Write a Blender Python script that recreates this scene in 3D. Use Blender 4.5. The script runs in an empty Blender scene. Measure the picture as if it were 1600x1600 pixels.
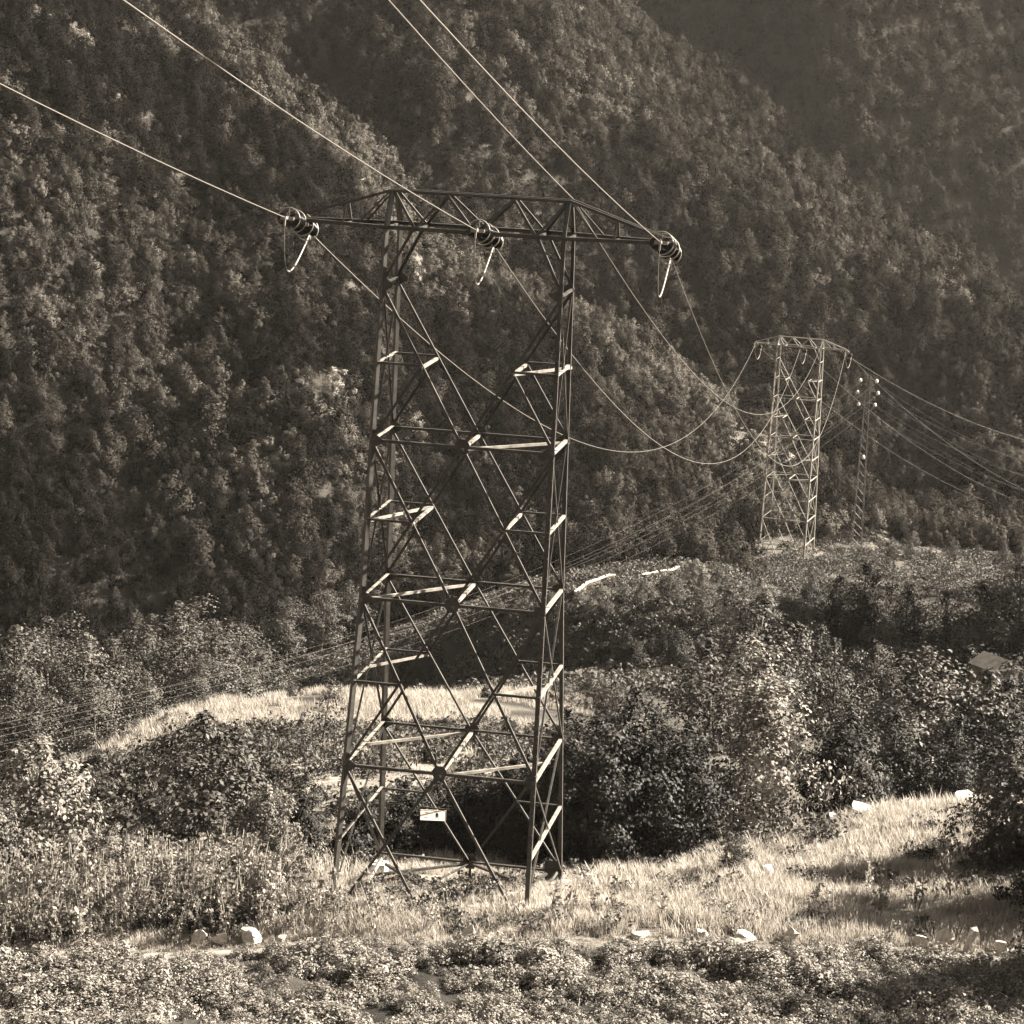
import bpy, math, random
import numpy as np
from mathutils import Vector, Matrix

# ------------------------------------------------------------------ camera
HC, PITCH, ROLL, FPX = 41.95, 0.19, 0.05, 4285.0
C = bpy.context.scene.collection
cam = bpy.data.cameras.new('camera'); co = bpy.data.objects.new('camera', cam); C.objects.link(co)
cam.sensor_width = 36.0; cam.lens = 36.0 * FPX / 1600.0; cam.clip_start = 1.0; cam.clip_end = 5000.0
_c, _s = math.cos(PITCH), math.sin(PITCH)
_r = Vector((1, 0, 0)); _u = Vector((0, _s, _c)); _f = Vector((0, _c, -_s))
_cr = _r * math.cos(ROLL) + _u * math.sin(ROLL); _cu = -_r * math.sin(ROLL) + _u * math.cos(ROLL)
M = Matrix((( _cr.x, _cu.x, -_f.x, 0), (_cr.y, _cu.y, -_f.y, 0), (_cr.z, _cu.z, -_f.z, HC), (0, 0, 0, 1)))
co.matrix_world = M
bpy.context.scene.camera = co

# ------------------------------------------------------------------ sky, sun, exposure
SUN_EL, SUN_AZ = 33.0, -17.0          # elevation; degrees in front of due right (+x)
sd = Vector((math.cos(math.radians(SUN_EL)) * math.cos(math.radians(SUN_AZ)),
             -math.cos(math.radians(SUN_EL)) * math.sin(math.radians(SUN_AZ)), math.sin(math.radians(SUN_EL))))
w = bpy.data.worlds.new('World'); bpy.context.scene.world = w; w.use_nodes = True
nt = w.node_tree; bg = nt.nodes['Background']
sky = nt.nodes.new('ShaderNodeTexSky'); sky.sky_type = 'NISHITA'; sky.sun_disc = False
sky.sun_elevation = math.radians(SUN_EL)
sky.sun_rotation = math.atan2(sd.x, sd.y)
bw = nt.nodes.new('ShaderNodeSeparateColor')      # black-and-white film behind a red filter: only the red of the sky counts
tint = nt.nodes.new('ShaderNodeMix'); tint.data_type = 'RGBA'; tint.blend_type = 'MULTIPLY'
tint.inputs[0].default_value = 1.0; tint.inputs[7].default_value = (1.0, 0.955, 0.88, 1)
nt.links.new(sky.outputs[0], bw.inputs[0]); nt.links.new(bw.outputs[0], tint.inputs[6]); nt.links.new(tint.outputs[2], bg.inputs[0])
bg.inputs[1].default_value = 0.05
sl = bpy.data.lights.new('sun', 'SUN'); sl.energy = 5.0; sl.angle = math.radians(0.5); sl.color = (1.0, 0.93, 0.80)
so = bpy.data.objects.new('sun', sl); C.objects.link(so)
so.rotation_euler = sd.to_track_quat('Z', 'Y').to_euler(); so.location = (60, 0, 120)
vs = bpy.context.scene.view_settings
vs.view_transform = 'Standard'; vs.look = 'None'; vs.gamma = 1.0; vs.use_curve_mapping = False
vs.exposure = 2.8
cy = bpy.context.scene.cycles
cy.max_bounces = 4; cy.diffuse_bounces = 1; cy.transmission_bounces = 2; cy.volume_bounces = 0; cy.caustics_reflective = False; cy.caustics_refractive = False
cy.use_denoising = True

rng = np.random.default_rng(7); random.seed(7)

# ------------------------------------------------------------------ measuring helpers (photo pixel + distance -> place in the world)
def at(px, py, Y):
    dx, dy = px - 800.0, py - 800.0
    a = dx * math.cos(ROLL) + dy * math.sin(ROLL); b = -dx * math.sin(ROLL) + dy * math.cos(ROLL)
    d = np.array([a / FPX, _c - b / FPX * _s, -_s - b / FPX * _c])
    t = Y / d[1]
    return np.array([d[0] * t, Y, HC + d[2] * t])
def proj(P):
    P = np.asarray(P, float); x, y, z = P[..., 0], P[..., 1], P[..., 2] - HC
    fy = y * _c - z * _s; uy = y * _s + z * _c
    px = FPX * x / fy; py = -FPX * uy / fy
    return np.stack([800 + px * math.cos(ROLL) - py * math.sin(ROLL), 800 + px * math.sin(ROLL) + py * math.cos(ROLL)], -1)

def ST(Y): return Y if Y <= 230 else float(np.interp(Y, [230, 393, 660, 1100], [230, 510, 860, 1250]))
CAMP = np.array([0, 0, HC])
def away(P):
    P = np.asarray(P, float); return P if P[1] <= 230 else CAMP + (P - CAMP) * (ST(P[1]) / P[1])
# ------------------------------------------------------------------ materials
TINT = (1.0, 0.90, 0.80)
def grey(v): return (v * TINT[0], v * TINT[1], v * TINT[2], 1)
def new_mat(name):
    m = bpy.data.materials.new(name); m.use_nodes = True
    return m, m.node_tree, m.node_tree.nodes['Principled BSDF']
def simple(name, v, rough=0.8, metal=0.0, spec=0.3, noise=0.0, scale=6.0, v2=None, bump=0.0):
    m, t, p = new_mat(name)
    p.inputs['Roughness'].default_value = rough; p.inputs['Metallic'].default_value = metal
    p.inputs['Specular IOR Level'].default_value = spec
    if v2 is None: p.inputs['Base Color'].default_value = grey(v)
    else:
        tc = t.nodes.new('ShaderNodeTexCoord'); n = t.nodes.new('ShaderNodeTexNoise'); n.inputs['Scale'].default_value = scale
        n.inputs['Detail'].default_value = 8; n.inputs['Roughness'].default_value = 0.65
        r = t.nodes.new('ShaderNodeValToRGB'); r.color_ramp.elements[0].position = 0.35; r.color_ramp.elements[1].position = 0.65
        r.color_ramp.elements[0].color = grey(v); r.color_ramp.elements[1].color = grey(v2)
        t.links.new(tc.outputs['Object'], n.inputs['Vector']); t.links.new(n.outputs[0], r.inputs[0]); t.links.new(r.outputs[0], p.inputs['Base Color'])
        if bump:
            b = t.nodes.new('ShaderNodeBump'); b.inputs['Strength'].default_value = bump; b.inputs['Distance'].default_value = 0.1
            t.links.new(n.outputs[0], b.inputs['Height']); t.links.new(b.outputs[0], p.inputs['Normal'])
    return m
def leaf_mat(name, v1, v2, trans=0.35, rough=0.65, spec=0.2):
    m, t, p = new_mat(name)
    out = t.nodes['Material Output']
    g = t.nodes.new('ShaderNodeNewGeometry'); oi = t.nodes.new('ShaderNodeObjectInfo')
    ad = t.nodes.new('ShaderNodeMath'); ad.operation = 'MULTIPLY_ADD'; ad.inputs[1].default_value = 0.62
    mu = t.nodes.new('ShaderNodeMath'); mu.operation = 'MULTIPLY'; mu.inputs[1].default_value = 0.38
    t.links.new(oi.outputs['Random'], mu.inputs[0]); t.links.new(g.outputs['Random Per Island'], ad.inputs[0]); t.links.new(mu.outputs[0], ad.inputs[2])
    r = t.nodes.new('ShaderNodeValToRGB')
    r.color_ramp.elements[0].color = grey(v1); r.color_ramp.elements[1].color = grey(v2)
    t.links.new(ad.outputs[0], r.inputs[0]); t.links.new(r.outputs[0], p.inputs['Base Color'])
    p.inputs['Roughness'].default_value = rough; p.inputs['Specular IOR Level'].default_value = spec
    tr = t.nodes.new('ShaderNodeBsdfTranslucent'); t.links.new(r.outputs[0], tr.inputs[0])
    mx = t.nodes.new('ShaderNodeMixShader'); mx.inputs[0].default_value = trans
    t.links.new(p.outputs[0], mx.inputs[1]); t.links.new(tr.outputs[0], mx.inputs[2]); t.links.new(mx.outputs[0], out.inputs[0])
    return m
MAT = {}
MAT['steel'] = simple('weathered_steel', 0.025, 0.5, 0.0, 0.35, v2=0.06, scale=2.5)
MAT['steel_sunlit'] = simple('steel_lightened_as_sunlit', 0.12, 0.5, 0.0, 0.35, v2=0.26, scale=2)  # lightened steel, paints sunlight onto plan braces and side struts
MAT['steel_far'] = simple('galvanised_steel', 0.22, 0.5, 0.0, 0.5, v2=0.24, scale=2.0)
MAT['wire'] = simple('aluminium_wire', 0.17, 0.5, 0.2, 0.5)
MAT['wire_dull'] = simple('dull_wire', 0.16, 0.6, 0.0, 0.3)
MAT['glass'] = simple('brown_insulator', 0.008, 0.22, 0.0, 0.18)
MAT['ring'] = simple('galvanised_ring', 0.22, 0.45, 0.2, 0.5)
MAT['white'] = simple('white_enamel', 0.8, 0.4, 0.0, 0.4)
MAT['plate'] = leaf_mat('translucent_white_plate', 0.85, 0.85, 0.6)  # made translucent so the plate glows with the sun behind it
MAT['black'] = simple('black_paint', 0.02, 0.5)
MAT['smudge'] = simple('faded_print', 0.52, 0.6)
MAT['concrete'] = simple('pale_concrete', 0.42, 0.9, 0, 0.2, v2=0.6, scale=3)
MAT['stone'] = simple('pale_stone', 0.27, 0.9, 0, 0.2, v2=0.56, scale=3.5, bump=0.6)
MAT['dull_rock'] = simple('weathered_rock', 0.09, 0.95, 0, 0.1, v2=0.24, scale=1.2, bump=0.6)
MAT['bark'] = simple('bark', 0.05, 0.9, 0, 0.2, v2=0.14, scale=9, bump=0.5)
MAT['bark_pale'] = simple('pale_bark', 0.16, 0.9, 0, 0.2, v2=0.3, scale=9)
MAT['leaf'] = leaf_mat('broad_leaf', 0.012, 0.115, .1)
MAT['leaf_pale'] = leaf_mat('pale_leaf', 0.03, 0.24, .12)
MAT['leaf_dark'] = leaf_mat('dark_leaf', 0.008, 0.04, 0.1)  # darkened leaf, puts shade into the thicket, bank and gully plants
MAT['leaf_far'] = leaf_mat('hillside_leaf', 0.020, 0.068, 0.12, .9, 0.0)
MAT['leaf_far_dark'] = leaf_mat('dark_hillside_leaf', 0.005, 0.018, 0.08, .9, 0.0)
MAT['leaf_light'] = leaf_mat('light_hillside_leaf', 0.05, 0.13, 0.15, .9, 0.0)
MAT['grass'] = leaf_mat('dry_grass', 0.14, 0.50, 0.4, 0.6)
MAT['weed'] = leaf_mat('weed_leaf', 0.05, 0.30, 0.3)
MAT['blocker_slope'] = simple('dark_blocker_slope', 0.03, 0.95, 0, 0.05, v2=0.07, scale=0.02)
MAT['scrub_leaf'] = leaf_mat('scrub_leaf', 0.015, 0.12, .15)
MAT['cover'] = leaf_mat('ground_cover_leaf', 0.05, 0.30, .1)
MAT['weed_tall'] = leaf_mat('tall_weed_leaf', 0.06, 0.38, .3)
MAT['blossom'] = leaf_mat('pale_blossom', 0.16, 0.34, .3)
MAT['stalk'] = simple('dry_stalk', 0.3, 0.8)
MAT['roof'] = simple('roof_slab', 0.10, 0.9, v2=0.18, scale=2)
MAT['hut_wall'] = simple('hut_stone', 0.08, 0.9, v2=0.16, scale=3)
def ground_mat():
    m, t, p = new_mat('ground_soil_and_grass')
    at_ = t.nodes.new('ShaderNodeAttribute'); at_.attribute_name = 'dry'
    tc = t.nodes.new('ShaderNodeTexCoord'); n = t.nodes.new('ShaderNodeTexNoise'); n.inputs['Scale'].default_value = 0.9; n.inputs['Detail'].default_value = 12; n.inputs['Roughness'].default_value = 0.75
    t.links.new(tc.outputs['Object'], n.inputs['Vector'])
    r1 = t.nodes.new('ShaderNodeValToRGB'); r2 = t.nodes.new('ShaderNodeValToRGB')
    for r, a, b in ((r1, 0.012, 0.04), (r2, 0.16, 0.36)):
        r.color_ramp.elements[0].position = 0.3; r.color_ramp.elements[1].position = 0.7
        r.color_ramp.elements[0].color = grey(a); r.color_ramp.elements[1].color = grey(b); t.links.new(n.outputs[0], r.inputs[0])
    mx = t.nodes.new('ShaderNodeMix'); mx.data_type = 'RGBA'
    t.links.new(at_.outputs['Fac'], mx.inputs[0]); t.links.new(r1.outputs[0], mx.inputs[6]); t.links.new(r2.outputs[0], mx.inputs[7])
    t.links.new(mx.outputs[2], p.inputs['Base Color']); p.inputs['Roughness'].default_value = 0.95; p.inputs['Specular IOR Level'].default_value = 0.1
    b = t.nodes.new('ShaderNodeBump'); b.inputs['Strength'].default_value = 0.8; b.inputs['Distance'].default_value = 0.25
    t.links.new(n.outputs[0], b.inputs['Height']); t.links.new(b.outputs[0], p.inputs['Normal'])
    return m
MAT['ground'] = ground_mat()

# ------------------------------------------------------------------ object helpers
def mesh_np(name, V, F, mat=None, smooth=False):
    """F: list of arrays (n,k) or a python list of polygons"""
    me = bpy.data.meshes.new(name)
    V = np.asarray(V, np.float32)
    if isinstance(F, np.ndarray): F = [F]
    if len(F) and isinstance(F[0], np.ndarray):
        loops = np.concatenate([f.ravel() for f in F]); tot = np.concatenate([np.full(len(f), f.shape[1]) for f in F])
        start = np.concatenate([[0], np.cumsum(tot)[:-1]])
        me.vertices.add(len(V)); me.vertices.foreach_set('co', V.ravel())
        me.loops.add(len(loops)); me.loops.foreach_set('vertex_index', loops.astype(np.int32))
        me.polygons.add(len(tot)); me.polygons.foreach_set('loop_start', start.astype(np.int32)); me.polygons.foreach_set('loop_total', tot.astype(np.int32))
        me.update(calc_edges=True)
    else:
        me.from_pydata([tuple(v) for v in V], [], [tuple(int(i) for i in f) for f in F]); me.update()
    if smooth: me.polygons.foreach_set('use_smooth', np.ones(len(me.polygons), bool))
    if mat: me.materials.append(mat)
    return me
def ob(name, me, parent=None, loc=(0, 0, 0), link=True):
    o = bpy.data.objects.new(name, me); o.location = loc
    if parent: o.parent = parent
    if link: C.objects.link(o)
    return o
def tag(o, label=None, cat=None, group=None, kind=None):
    if label: o['label'] = label
    if cat: o['category'] = cat
    if group: o['group'] = group
    if kind: o['kind'] = kind
    return o
def thing(name, label, cat, loc=(0, 0, 0), rz=0.0, group=None):
    o = bpy.data.objects.new(name, None); C.objects.link(o); o.location = loc; o.rotation_euler = (0, 0, rz); o.empty_display_size = 0.5
    return tag(o, label, cat, group)
def copy_tree(o, parent=None):
    c = o.copy(); C.objects.link(c)
    if parent: c.parent = parent
    for ch in o.children: copy_tree(ch, c)
    return c
def cat_mesh(parts):
    Vs, Fs, n = [], [], 0
    for V, F in parts:
        V = np.asarray(V, float); Vs.append(V)
        for f in F: Fs.append([i + n for i in f])
        n += len(V)
    return np.concatenate(Vs), Fs
def box(cx, cy, cz, sx, sy, sz):
    V = np.array([[x, y, z] for z in (-.5, .5) for y in (-.5, .5) for x in (-.5, .5)]) * [sx, sy, sz] + [cx, cy, cz]
    return V, [[0, 2, 3, 1], [4, 5, 7, 6], [0, 1, 5, 4], [2, 6, 7, 3], [0, 4, 6, 2], [1, 3, 7, 5]]
def tube(path, rad, k=6, caps=True, closed=False):
    P = np.asarray(path, float); n = len(P); rad = np.broadcast_to(np.asarray(rad, float), (n,))
    T = np.gradient(P, axis=0) if not closed else np.roll(P, -1, 0) - np.roll(P, 1, 0)
    T /= np.linalg.norm(T, axis=1, keepdims=True) + 1e-9
    ref = np.array([0.13, 0.21, 0.97]); 
    if abs(T[0] @ ref) > 0.93: ref = np.array([0.95, 0.1, 0.2])
    V = []
    for i in range(n):
        a = np.cross(T[i], ref); a /= np.linalg.norm(a) + 1e-9; b = np.cross(T[i], a)
        for j in range(k):
            th = 2 * math.pi * j / k
            V.append(P[i] + rad[i] * (a * math.cos(th) + b * math.sin(th)))
    F = []
    for i in range(n if closed else n - 1):
        i2 = (i + 1) % n
        for j in range(k):
            F.append([i * k + j, i * k + (j + 1) % k, i2 * k + (j + 1) % k, i2 * k + j])
    if caps and not closed: F += [list(range(k))[::-1], [(n - 1) * k + j for j in range(k)]]
    return np.array(V), F

# ------------------------------------------------------------------ noise
def vnoise(x, y, seed=0):
    r = np.random.default_rng(seed); T = r.random((64, 64))
    xi, yi = np.floor(x).astype(int), np.floor(y).astype(int); fx, fy = x - xi, y - yi
    fx = fx * fx * (3 - 2 * fx); fy = fy * fy * (3 - 2 * fy)
    g = lambda a, b: T[a % 64, b % 64]
    return (g(xi, yi) * (1 - fx) + g(xi + 1, yi) * fx) * (1 - fy) + (g(xi, yi + 1) * (1 - fx) + g(xi + 1, yi + 1) * fx) * fy - 0.5
def fbm(x, y, s, seed=0, oct=4):
    o = 0; a = 1.0
    for k in range(oct):
        o = o + a * vnoise(x / s * 2 ** k + 17.3 * k, y / s * 2 ** k + 5.1 * k, seed + k); a *= 0.5
    return o

# ------------------------------------------------------------------ terrain
CP = []
def cp(px, py, Y): CP.append(away(at(px, py, Y)))
def cw(x, y, z): CP.append(away([x, y, z]))
for x in (-60, -25, 0, 25, 60):
    cw(x * 4, -420, 225); cw(x * 2, -200, 128); cw(x, -60, 66); cw(x, 0, 40.1); cw(x, 40, 23); cw(x, 70, 11); cw(x, 90, 3.6)
for q in [(-500, 1620, 106), (0, 1600, 106), (400, 1600, 106), (800, 1600, 106), (1200, 1600, 106), (1600, 1600, 106), (2100, 1590, 106),
          (-500, 1520, 114), (0, 1490, 115), (300, 1480, 115), (700, 1472, 115), (1000, 1464, 115.3), (1300, 1476, 115), (1600, 1502, 114.5), (2100, 1520, 114),
          (0, 1430, 122), (250, 1410, 123.5), (520, 1392, 121.3), (823, 1405, 121.3), (1000, 1412, 121.5), (1250, 1425, 121), (1600, 1445, 120), (2100, 1460, 120),
          (0, 1400, 132), (250, 1385, 133), (590, 1362, 131), (878, 1390, 131), (1000, 1364, 130.5), (1150, 1375, 129), (1300, 1370, 130), (1600, 1385, 128), (2100, 1390, 128),
          (1200, 1345, 135), (1230, 1312, 140.5), (1350, 1285, 144), (1480, 1252, 148), (1620, 1262, 147), (2000, 1250, 147),
          (1000, 1375, 137), (700, 1360, 134), (735, 1388, 130), (690, 1402, 126),
          (700, 1205, 160), (850, 1200, 160), (550, 1195, 160), (350, 1200, 160),
          (300, 1150, 175), (500, 1145, 175), (700, 1135, 178), (850, 1120, 180),
          (230, 1130, 190), (400, 1094, 197), (550, 1096, 200), (700, 1092, 202), (870, 1084, 207), (950, 1066, 220), (600, 1140, 225), (720, 1132, 226), (850, 1120, 230),
          (1060, 972, 262), (980, 966, 268), (900, 966, 276), (820, 972, 286), (740, 985, 297), (660, 1005, 310), (1060, 1036, 255), (980, 1046, 258), (900, 1054, 264), (820, 1062, 273), (740, 1070, 283), (660, 1085, 295), (1000, 1075, 240), (900, 1088, 243), (800, 1100, 250), (700, 1110, 262), (600, 1110, 275),
          (900, 938, 285), (980, 915, 300), (1060, 900, 315), (1150, 895, 320),
          (1180, 876, 388), (1300, 876, 392), (1450, 890, 392), (1560, 885, 395), (1800, 890, 395), (1200, 900, 365), (1350, 905, 365), (1500, 925, 360),
          
          (0, 1075, 335), (200, 1060, 335), (400, 1035, 335), (560, 985, 340), (700, 930, 345), (850, 885, 355), (-400, 1100, 335),
          (450, 1100, 270)]: cp(*q)
for q in [(-17, 148, -7.5), (-8, 146, -6), (0, 146, -5.8), (7, 147, -6), (14, 155, -7), (24, 162, -9), (36, 165, -10), (60, 170, -12), (25, 195, -15), (45, 195, -16),
          (-30, 142, -7), (-45, 140, -6), (-75, 140, -6), (-35, 170, -14), (-45, 200, -26), (-60, 250, -42), (-35, 245, -38), (-15, 240, -30), (-90, 300, -52), (-40, 295, -46), (-15, 290, -42),
          (-60, 106, 0), (-60, 120, -1), (70, 110, 3), (70, 130, 1), (-75, 200, -28),  (120, 400, -30),
          (-120, 340, -46), (-120, 460, -60), (0, 480, -55), (100, 470, -48), (180, 480, -44), (60, 440, -42), (150, 700, -60), (-150, 700, -60), (0, 900, -60), (300, 900, -60), (-300, 900, -60), (250, 300, 30), (-250, 300, -40), (32, 240, -24), (45, 240, -30), (65, 245, -32), (40, 285, -34), (60, 290, -36), (80, 290, -34), (45, 325, -36), (70, 330, -38), (105, 290, -12), (130, 300, -4), (128, 245, -6), (140, 350, -4), (170, 300, 8), (170, 370, 8), (-200, 100, 2), (200, 100, 6), (-200, -60, 66), (200, -60, 66)]: cw(*q)
CP = np.array(CP)
def _phi(d): return np.where(d > 0, d * d * np.log(d + 1e-9), 0)
_S = 100.0
_X = CP[:, :2] / _S
_K = _phi(np.linalg.norm(_X[:, None] - _X[None], axis=2)) + 0.002 * np.eye(len(_X))
_Pm = np.concatenate([np.ones((len(_X), 1)), _X], 1)
_A = np.block([[_K, _Pm], [_Pm.T, np.zeros((3, 3))]])
_W = np.linalg.solve(_A, np.concatenate([CP[:, 2], np.zeros(3)]))
def base_z(x, y):
    sh = np.shape(x); X = np.stack([np.ravel(x), np.ravel(y)], 1) / _S
    o = np.empty(len(X))
    for i in range(0, len(X), 20000):
        q = X[i:i + 20000]
        o[i:i + 20000] = _phi(np.linalg.norm(q[:, None] - _X[None], axis=2)) @ _W[:-3] + _W[-3] + q @ _W[-2:]
    return o.reshape(sh)
def ridge(pts, foot):
    P = np.array([away(at(*p)) for p in pts]); P = P[np.argsort(P[:, 0])]
    Fq = np.array([away(at(*p)) for p in foot]); Fq = Fq[np.argsort(Fq[:, 0])]
    return P, Fq
RA = ridge([(1330, 815, 417), (1310, 790, 421), (1200, 697, 432), (1100, 642, 438), (1000, 545, 446), (860, 465, 452), (700, 415, 460), (600, 265, 470), (430, 165, 480), (250, 20, 490), (0, -200, 510), (-500, -480, 540)],
           [(1330, 850, 402), (1100, 880, 385), (850, 900, 352), (560, 985, 340), (200, 1060, 335), (-500, 1080, 335)])
RB = ridge([(500, -420, 720), (800, -180, 690), (970, 10, 662), (1040, 80, 650), (1130, 140, 635), (1230, 212, 620), (1330, 318, 595), (1440, 392, 572), (1560, 498, 546), (1650, 570, 532), (1900, 720, 510)],
           [(600, 700, 480), (1000, 760, 470), (1300, 800, 455), (1500, 835, 440), (1700, 850, 430), (2000, 870, 425)])
RC = ridge([(500, -420, 1050), (900, -360, 1000), (1300, -260, 990), (1600, -160, 970), (2000, 100, 930), (2400, 300, 900)],
           [(900, 300, 720), (1300, 450, 700), (1600, 580, 690), (2200, 700, 680)])
def hill_z(R, x, y, warp, back, cvx=1.75):
    P, Fq = R
    xx = x + warp
    yr = np.interp(xx, P[:, 0], P[:, 1]); zr = np.interp(xx, P[:, 0], P[:, 2])
    # beyond the measured ends the ridge simply goes on
    zr = np.where(xx > P[-1, 0], P[-1, 2] - 0.5 * (xx - P[-1, 0]), zr)
    yf = np.interp(xx, Fq[:, 0], Fq[:, 1]); zf = np.interp(xx, Fq[:, 0], Fq[:, 2])
    span = np.maximum(yr - yf, 25); t = (yr - y) / span; drop = np.maximum(zr - zf, 0.35 * span)
    front = np.where(t < 1, np.abs(t) ** cvx, 1 + cvx * (t - 1))      # rounded crest, steeper foot
    return np.where(y < yr, zr - drop * front, zr - back * (y - yr))
def gullies(x, y, s, seed): # spurs and gullies running down the fall line
    return 1.0 * vnoise(x / s + 0.12 * y / s, y / (s * 5), seed) + 0.5 * vnoise(x / s * 2.3 + 0.3 * y / s, y / (s * 3), seed + 1)
def ground_z(x, y):
    x = np.asarray(x, float); y = np.asarray(y, float)
    z = base_z(x, y)
    e = np.clip((x - (0.20 * y + 22)) / 45, 0, 1); z = z + 62 * e * e * (3 - 2 * e) * np.clip((y - 225) / 30, 0, 1) * np.clip((450 - y) / 40, 0, 1)  # unseen hill added on the right to shade the gully
    far = np.clip((y - 200) / 150, 0, 1); mid = np.clip((y - 95) / 20, 0, 1)
    z = z + mid * (0.22 * fbm(x, y, 6, 3) + 0.10 * fbm(x, y, 1.6, 5)) + far * 1.6 * fbm(x, y, 25, 9) + 0.9 * np.clip((114.3 - y) / 1.2, 0, 1) * np.clip((y - 96) / 4, 0, 1) * np.abs(fbm(x, y * 1.2, 2.8, 57, 3))
    wa = 9 * fbm(x, y, 70, 21)
    a = hill_z(RA, x, y, wa, 0.9, 2.0) + (gullies(x, y, 58, 31) * 26) * np.clip((30 - x) / 50, 0.15, 1) * np.clip((y - 398) / 60, 0, 1) * np.clip((630 - y) / 80, 0.25, 1)
    b = hill_z(RB, x, y, wa, 0.8, 2.3) + gullies(x, y, 74, 41) * 30 * np.clip((830 - y) / 130, 0.2, 1)
    c = hill_z(RC, x, y, wa, 0.7, 2.2) + gullies(x, y, 130, 52) * 40
    c = c - 0.6 * np.clip(np.interp(y, [900, 1200], [118, 66]) - x, 0, 60)
    h = np.maximum(np.maximum(a, b), c)
    h = np.where(y > 388, h, -999)
    d = np.clip((z - h) / 6.0 * 0.5 + 0.5, 0, 1)             # soft join at the foot
    return h * (1 - d) + z * d + 6.0 * d * (1 - d) * (h > -900)
def gz(x, y): return float(ground_z(np.array([x]), np.array([y]))[0])

def build_ground():
    ys = np.concatenate([np.arange(-420, -60, 20.0), np.arange(-60, 94, 7.0), np.arange(94, 152, 0.5), np.arange(152, 240, 1.3), np.arange(240, 700, 2.6), np.arange(700, 1420, 6.0)])
    ts = np.linspace(-1, 1, 321); ts = np.sign(ts) * np.abs(ts) ** 1.35 * 0.78
    X = ts[None] * np.maximum(ys[:, None] + 130, 160 - 0.9 * np.minimum(ys[:, None], 0)); Y = np.repeat(ys[:, None], len(ts), 1)
    Z = ground_z(X, Y)
    ny, nx = X.shape
    idx = np.arange(ny * nx).reshape(ny, nx)
    F = np.stack([idx[:-1, :-1], idx[:-1, 1:], idx[1:, 1:], idx[1:, :-1]], -1).reshape(-1, 4)
    me = mesh_np('ground', np.stack([X, Y, Z], -1).reshape(-1, 3), F, MAT['ground'], True)
    a = me.attributes.new('dry', 'FLOAT', 'POINT')
    n = fbm(X, Y, 9, 77); q = proj(np.stack([X, Y, Z], -1))
    dry = np.clip(0.55 + 1.6 * n, 0, 1)
    dry = np.where((Y > 112) & (Y < 153) & (X > -4), np.clip(dry + 0.35, 0, 1), dry)
    dry = np.where(Y < 113.6, np.clip(.05 + .5 * n, 0, .25), dry)
    dry = np.where((Y > 157) & (Y < 215), np.clip((dry + 0.02) * np.clip((930 - q[..., 0]) / 200, .15, 1) * np.clip((q[..., 0] - 120) / 230, .3, 1), 0, 1), dry)
    dry = np.where(Y > 215, np.clip(0.05 + .5 * n, 0, 0.15), dry)
    cl = (Y > 455) & (Y < 528) & (X > 36) & (X < 120); dry = np.where(cl, np.clip(0.1 + .5 * n, 0, .4), dry)
    cr = (Y > 528) & (Y < 600) & (X > 22) & (X < 78); dry = np.where(cr, np.clip(0.25 + .5 * n, 0, .45), dry)
    ry = np.interp(X, RA[0][:, 0], RA[0][:, 1]); cb = np.clip(1 - np.abs(Y - ry + 14) / 34, 0, 1) * np.clip(.5 + 1.6 * fbm(X, Y, 16, 63), 0, 1) * (Y > 400)
    dry = np.maximum(dry, np.clip(cb * 1.3, 0, .3))
    a.data.foreach_set('value', dry.astype(np.float32).ravel())
    o = ob('ground', me); tag(o, kind='structure')
    return float(Z.min()), float(Z.max()), float(np.abs(X).max())
GMIN, GMAX, GX = build_ground()

def build_ring():
    # the mountains added all round, unseen, to block low sky and dim the ambient
    na, nr = 180, 14; r = np.linspace(1700, 3100, nr); a = np.linspace(0, 2 * np.pi, na, endpoint=False)
    A, R_ = np.meshgrid(a, r, indexing='ij'); X = R_ * np.sin(A); Y = 500 + R_ * np.cos(A)
    el = 0.36 + 0.16 * vnoise(A * 5, A * 0 + 3, 8) + 0.10 * vnoise(A * 14, A * 0 + 9, 12)
    el = el - 0.12 * np.exp(-((A - math.atan2(sd.x, sd.y)) / 0.5) ** 2)
    t = np.clip((R_ - 1700) / 1000, 0, 1.3)
    Z = -215 + (215 + el * 2700) * np.where(t < 1, t ** 0.9, 1 - (t - 1)) + 60 * fbm(X, Y, 300, 33) * np.minimum(t * 3, 1)
    i = np.arange(na * nr).reshape(na, nr); j = np.roll(i, -1, 0)
    F = np.stack([i[:, :-1], j[:, :-1], j[:, 1:], i[:, 1:]], -1).reshape(-1, 4)
    tag(ob('sky_blocker_ring', mesh_np('sky_blocker_ring', np.stack([X, Y, Z], -1).reshape(-1, 3), F, MAT['blocker_slope'], True)), kind='structure')
    return float(Z.max())
RING_TOP = build_ring()
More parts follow.
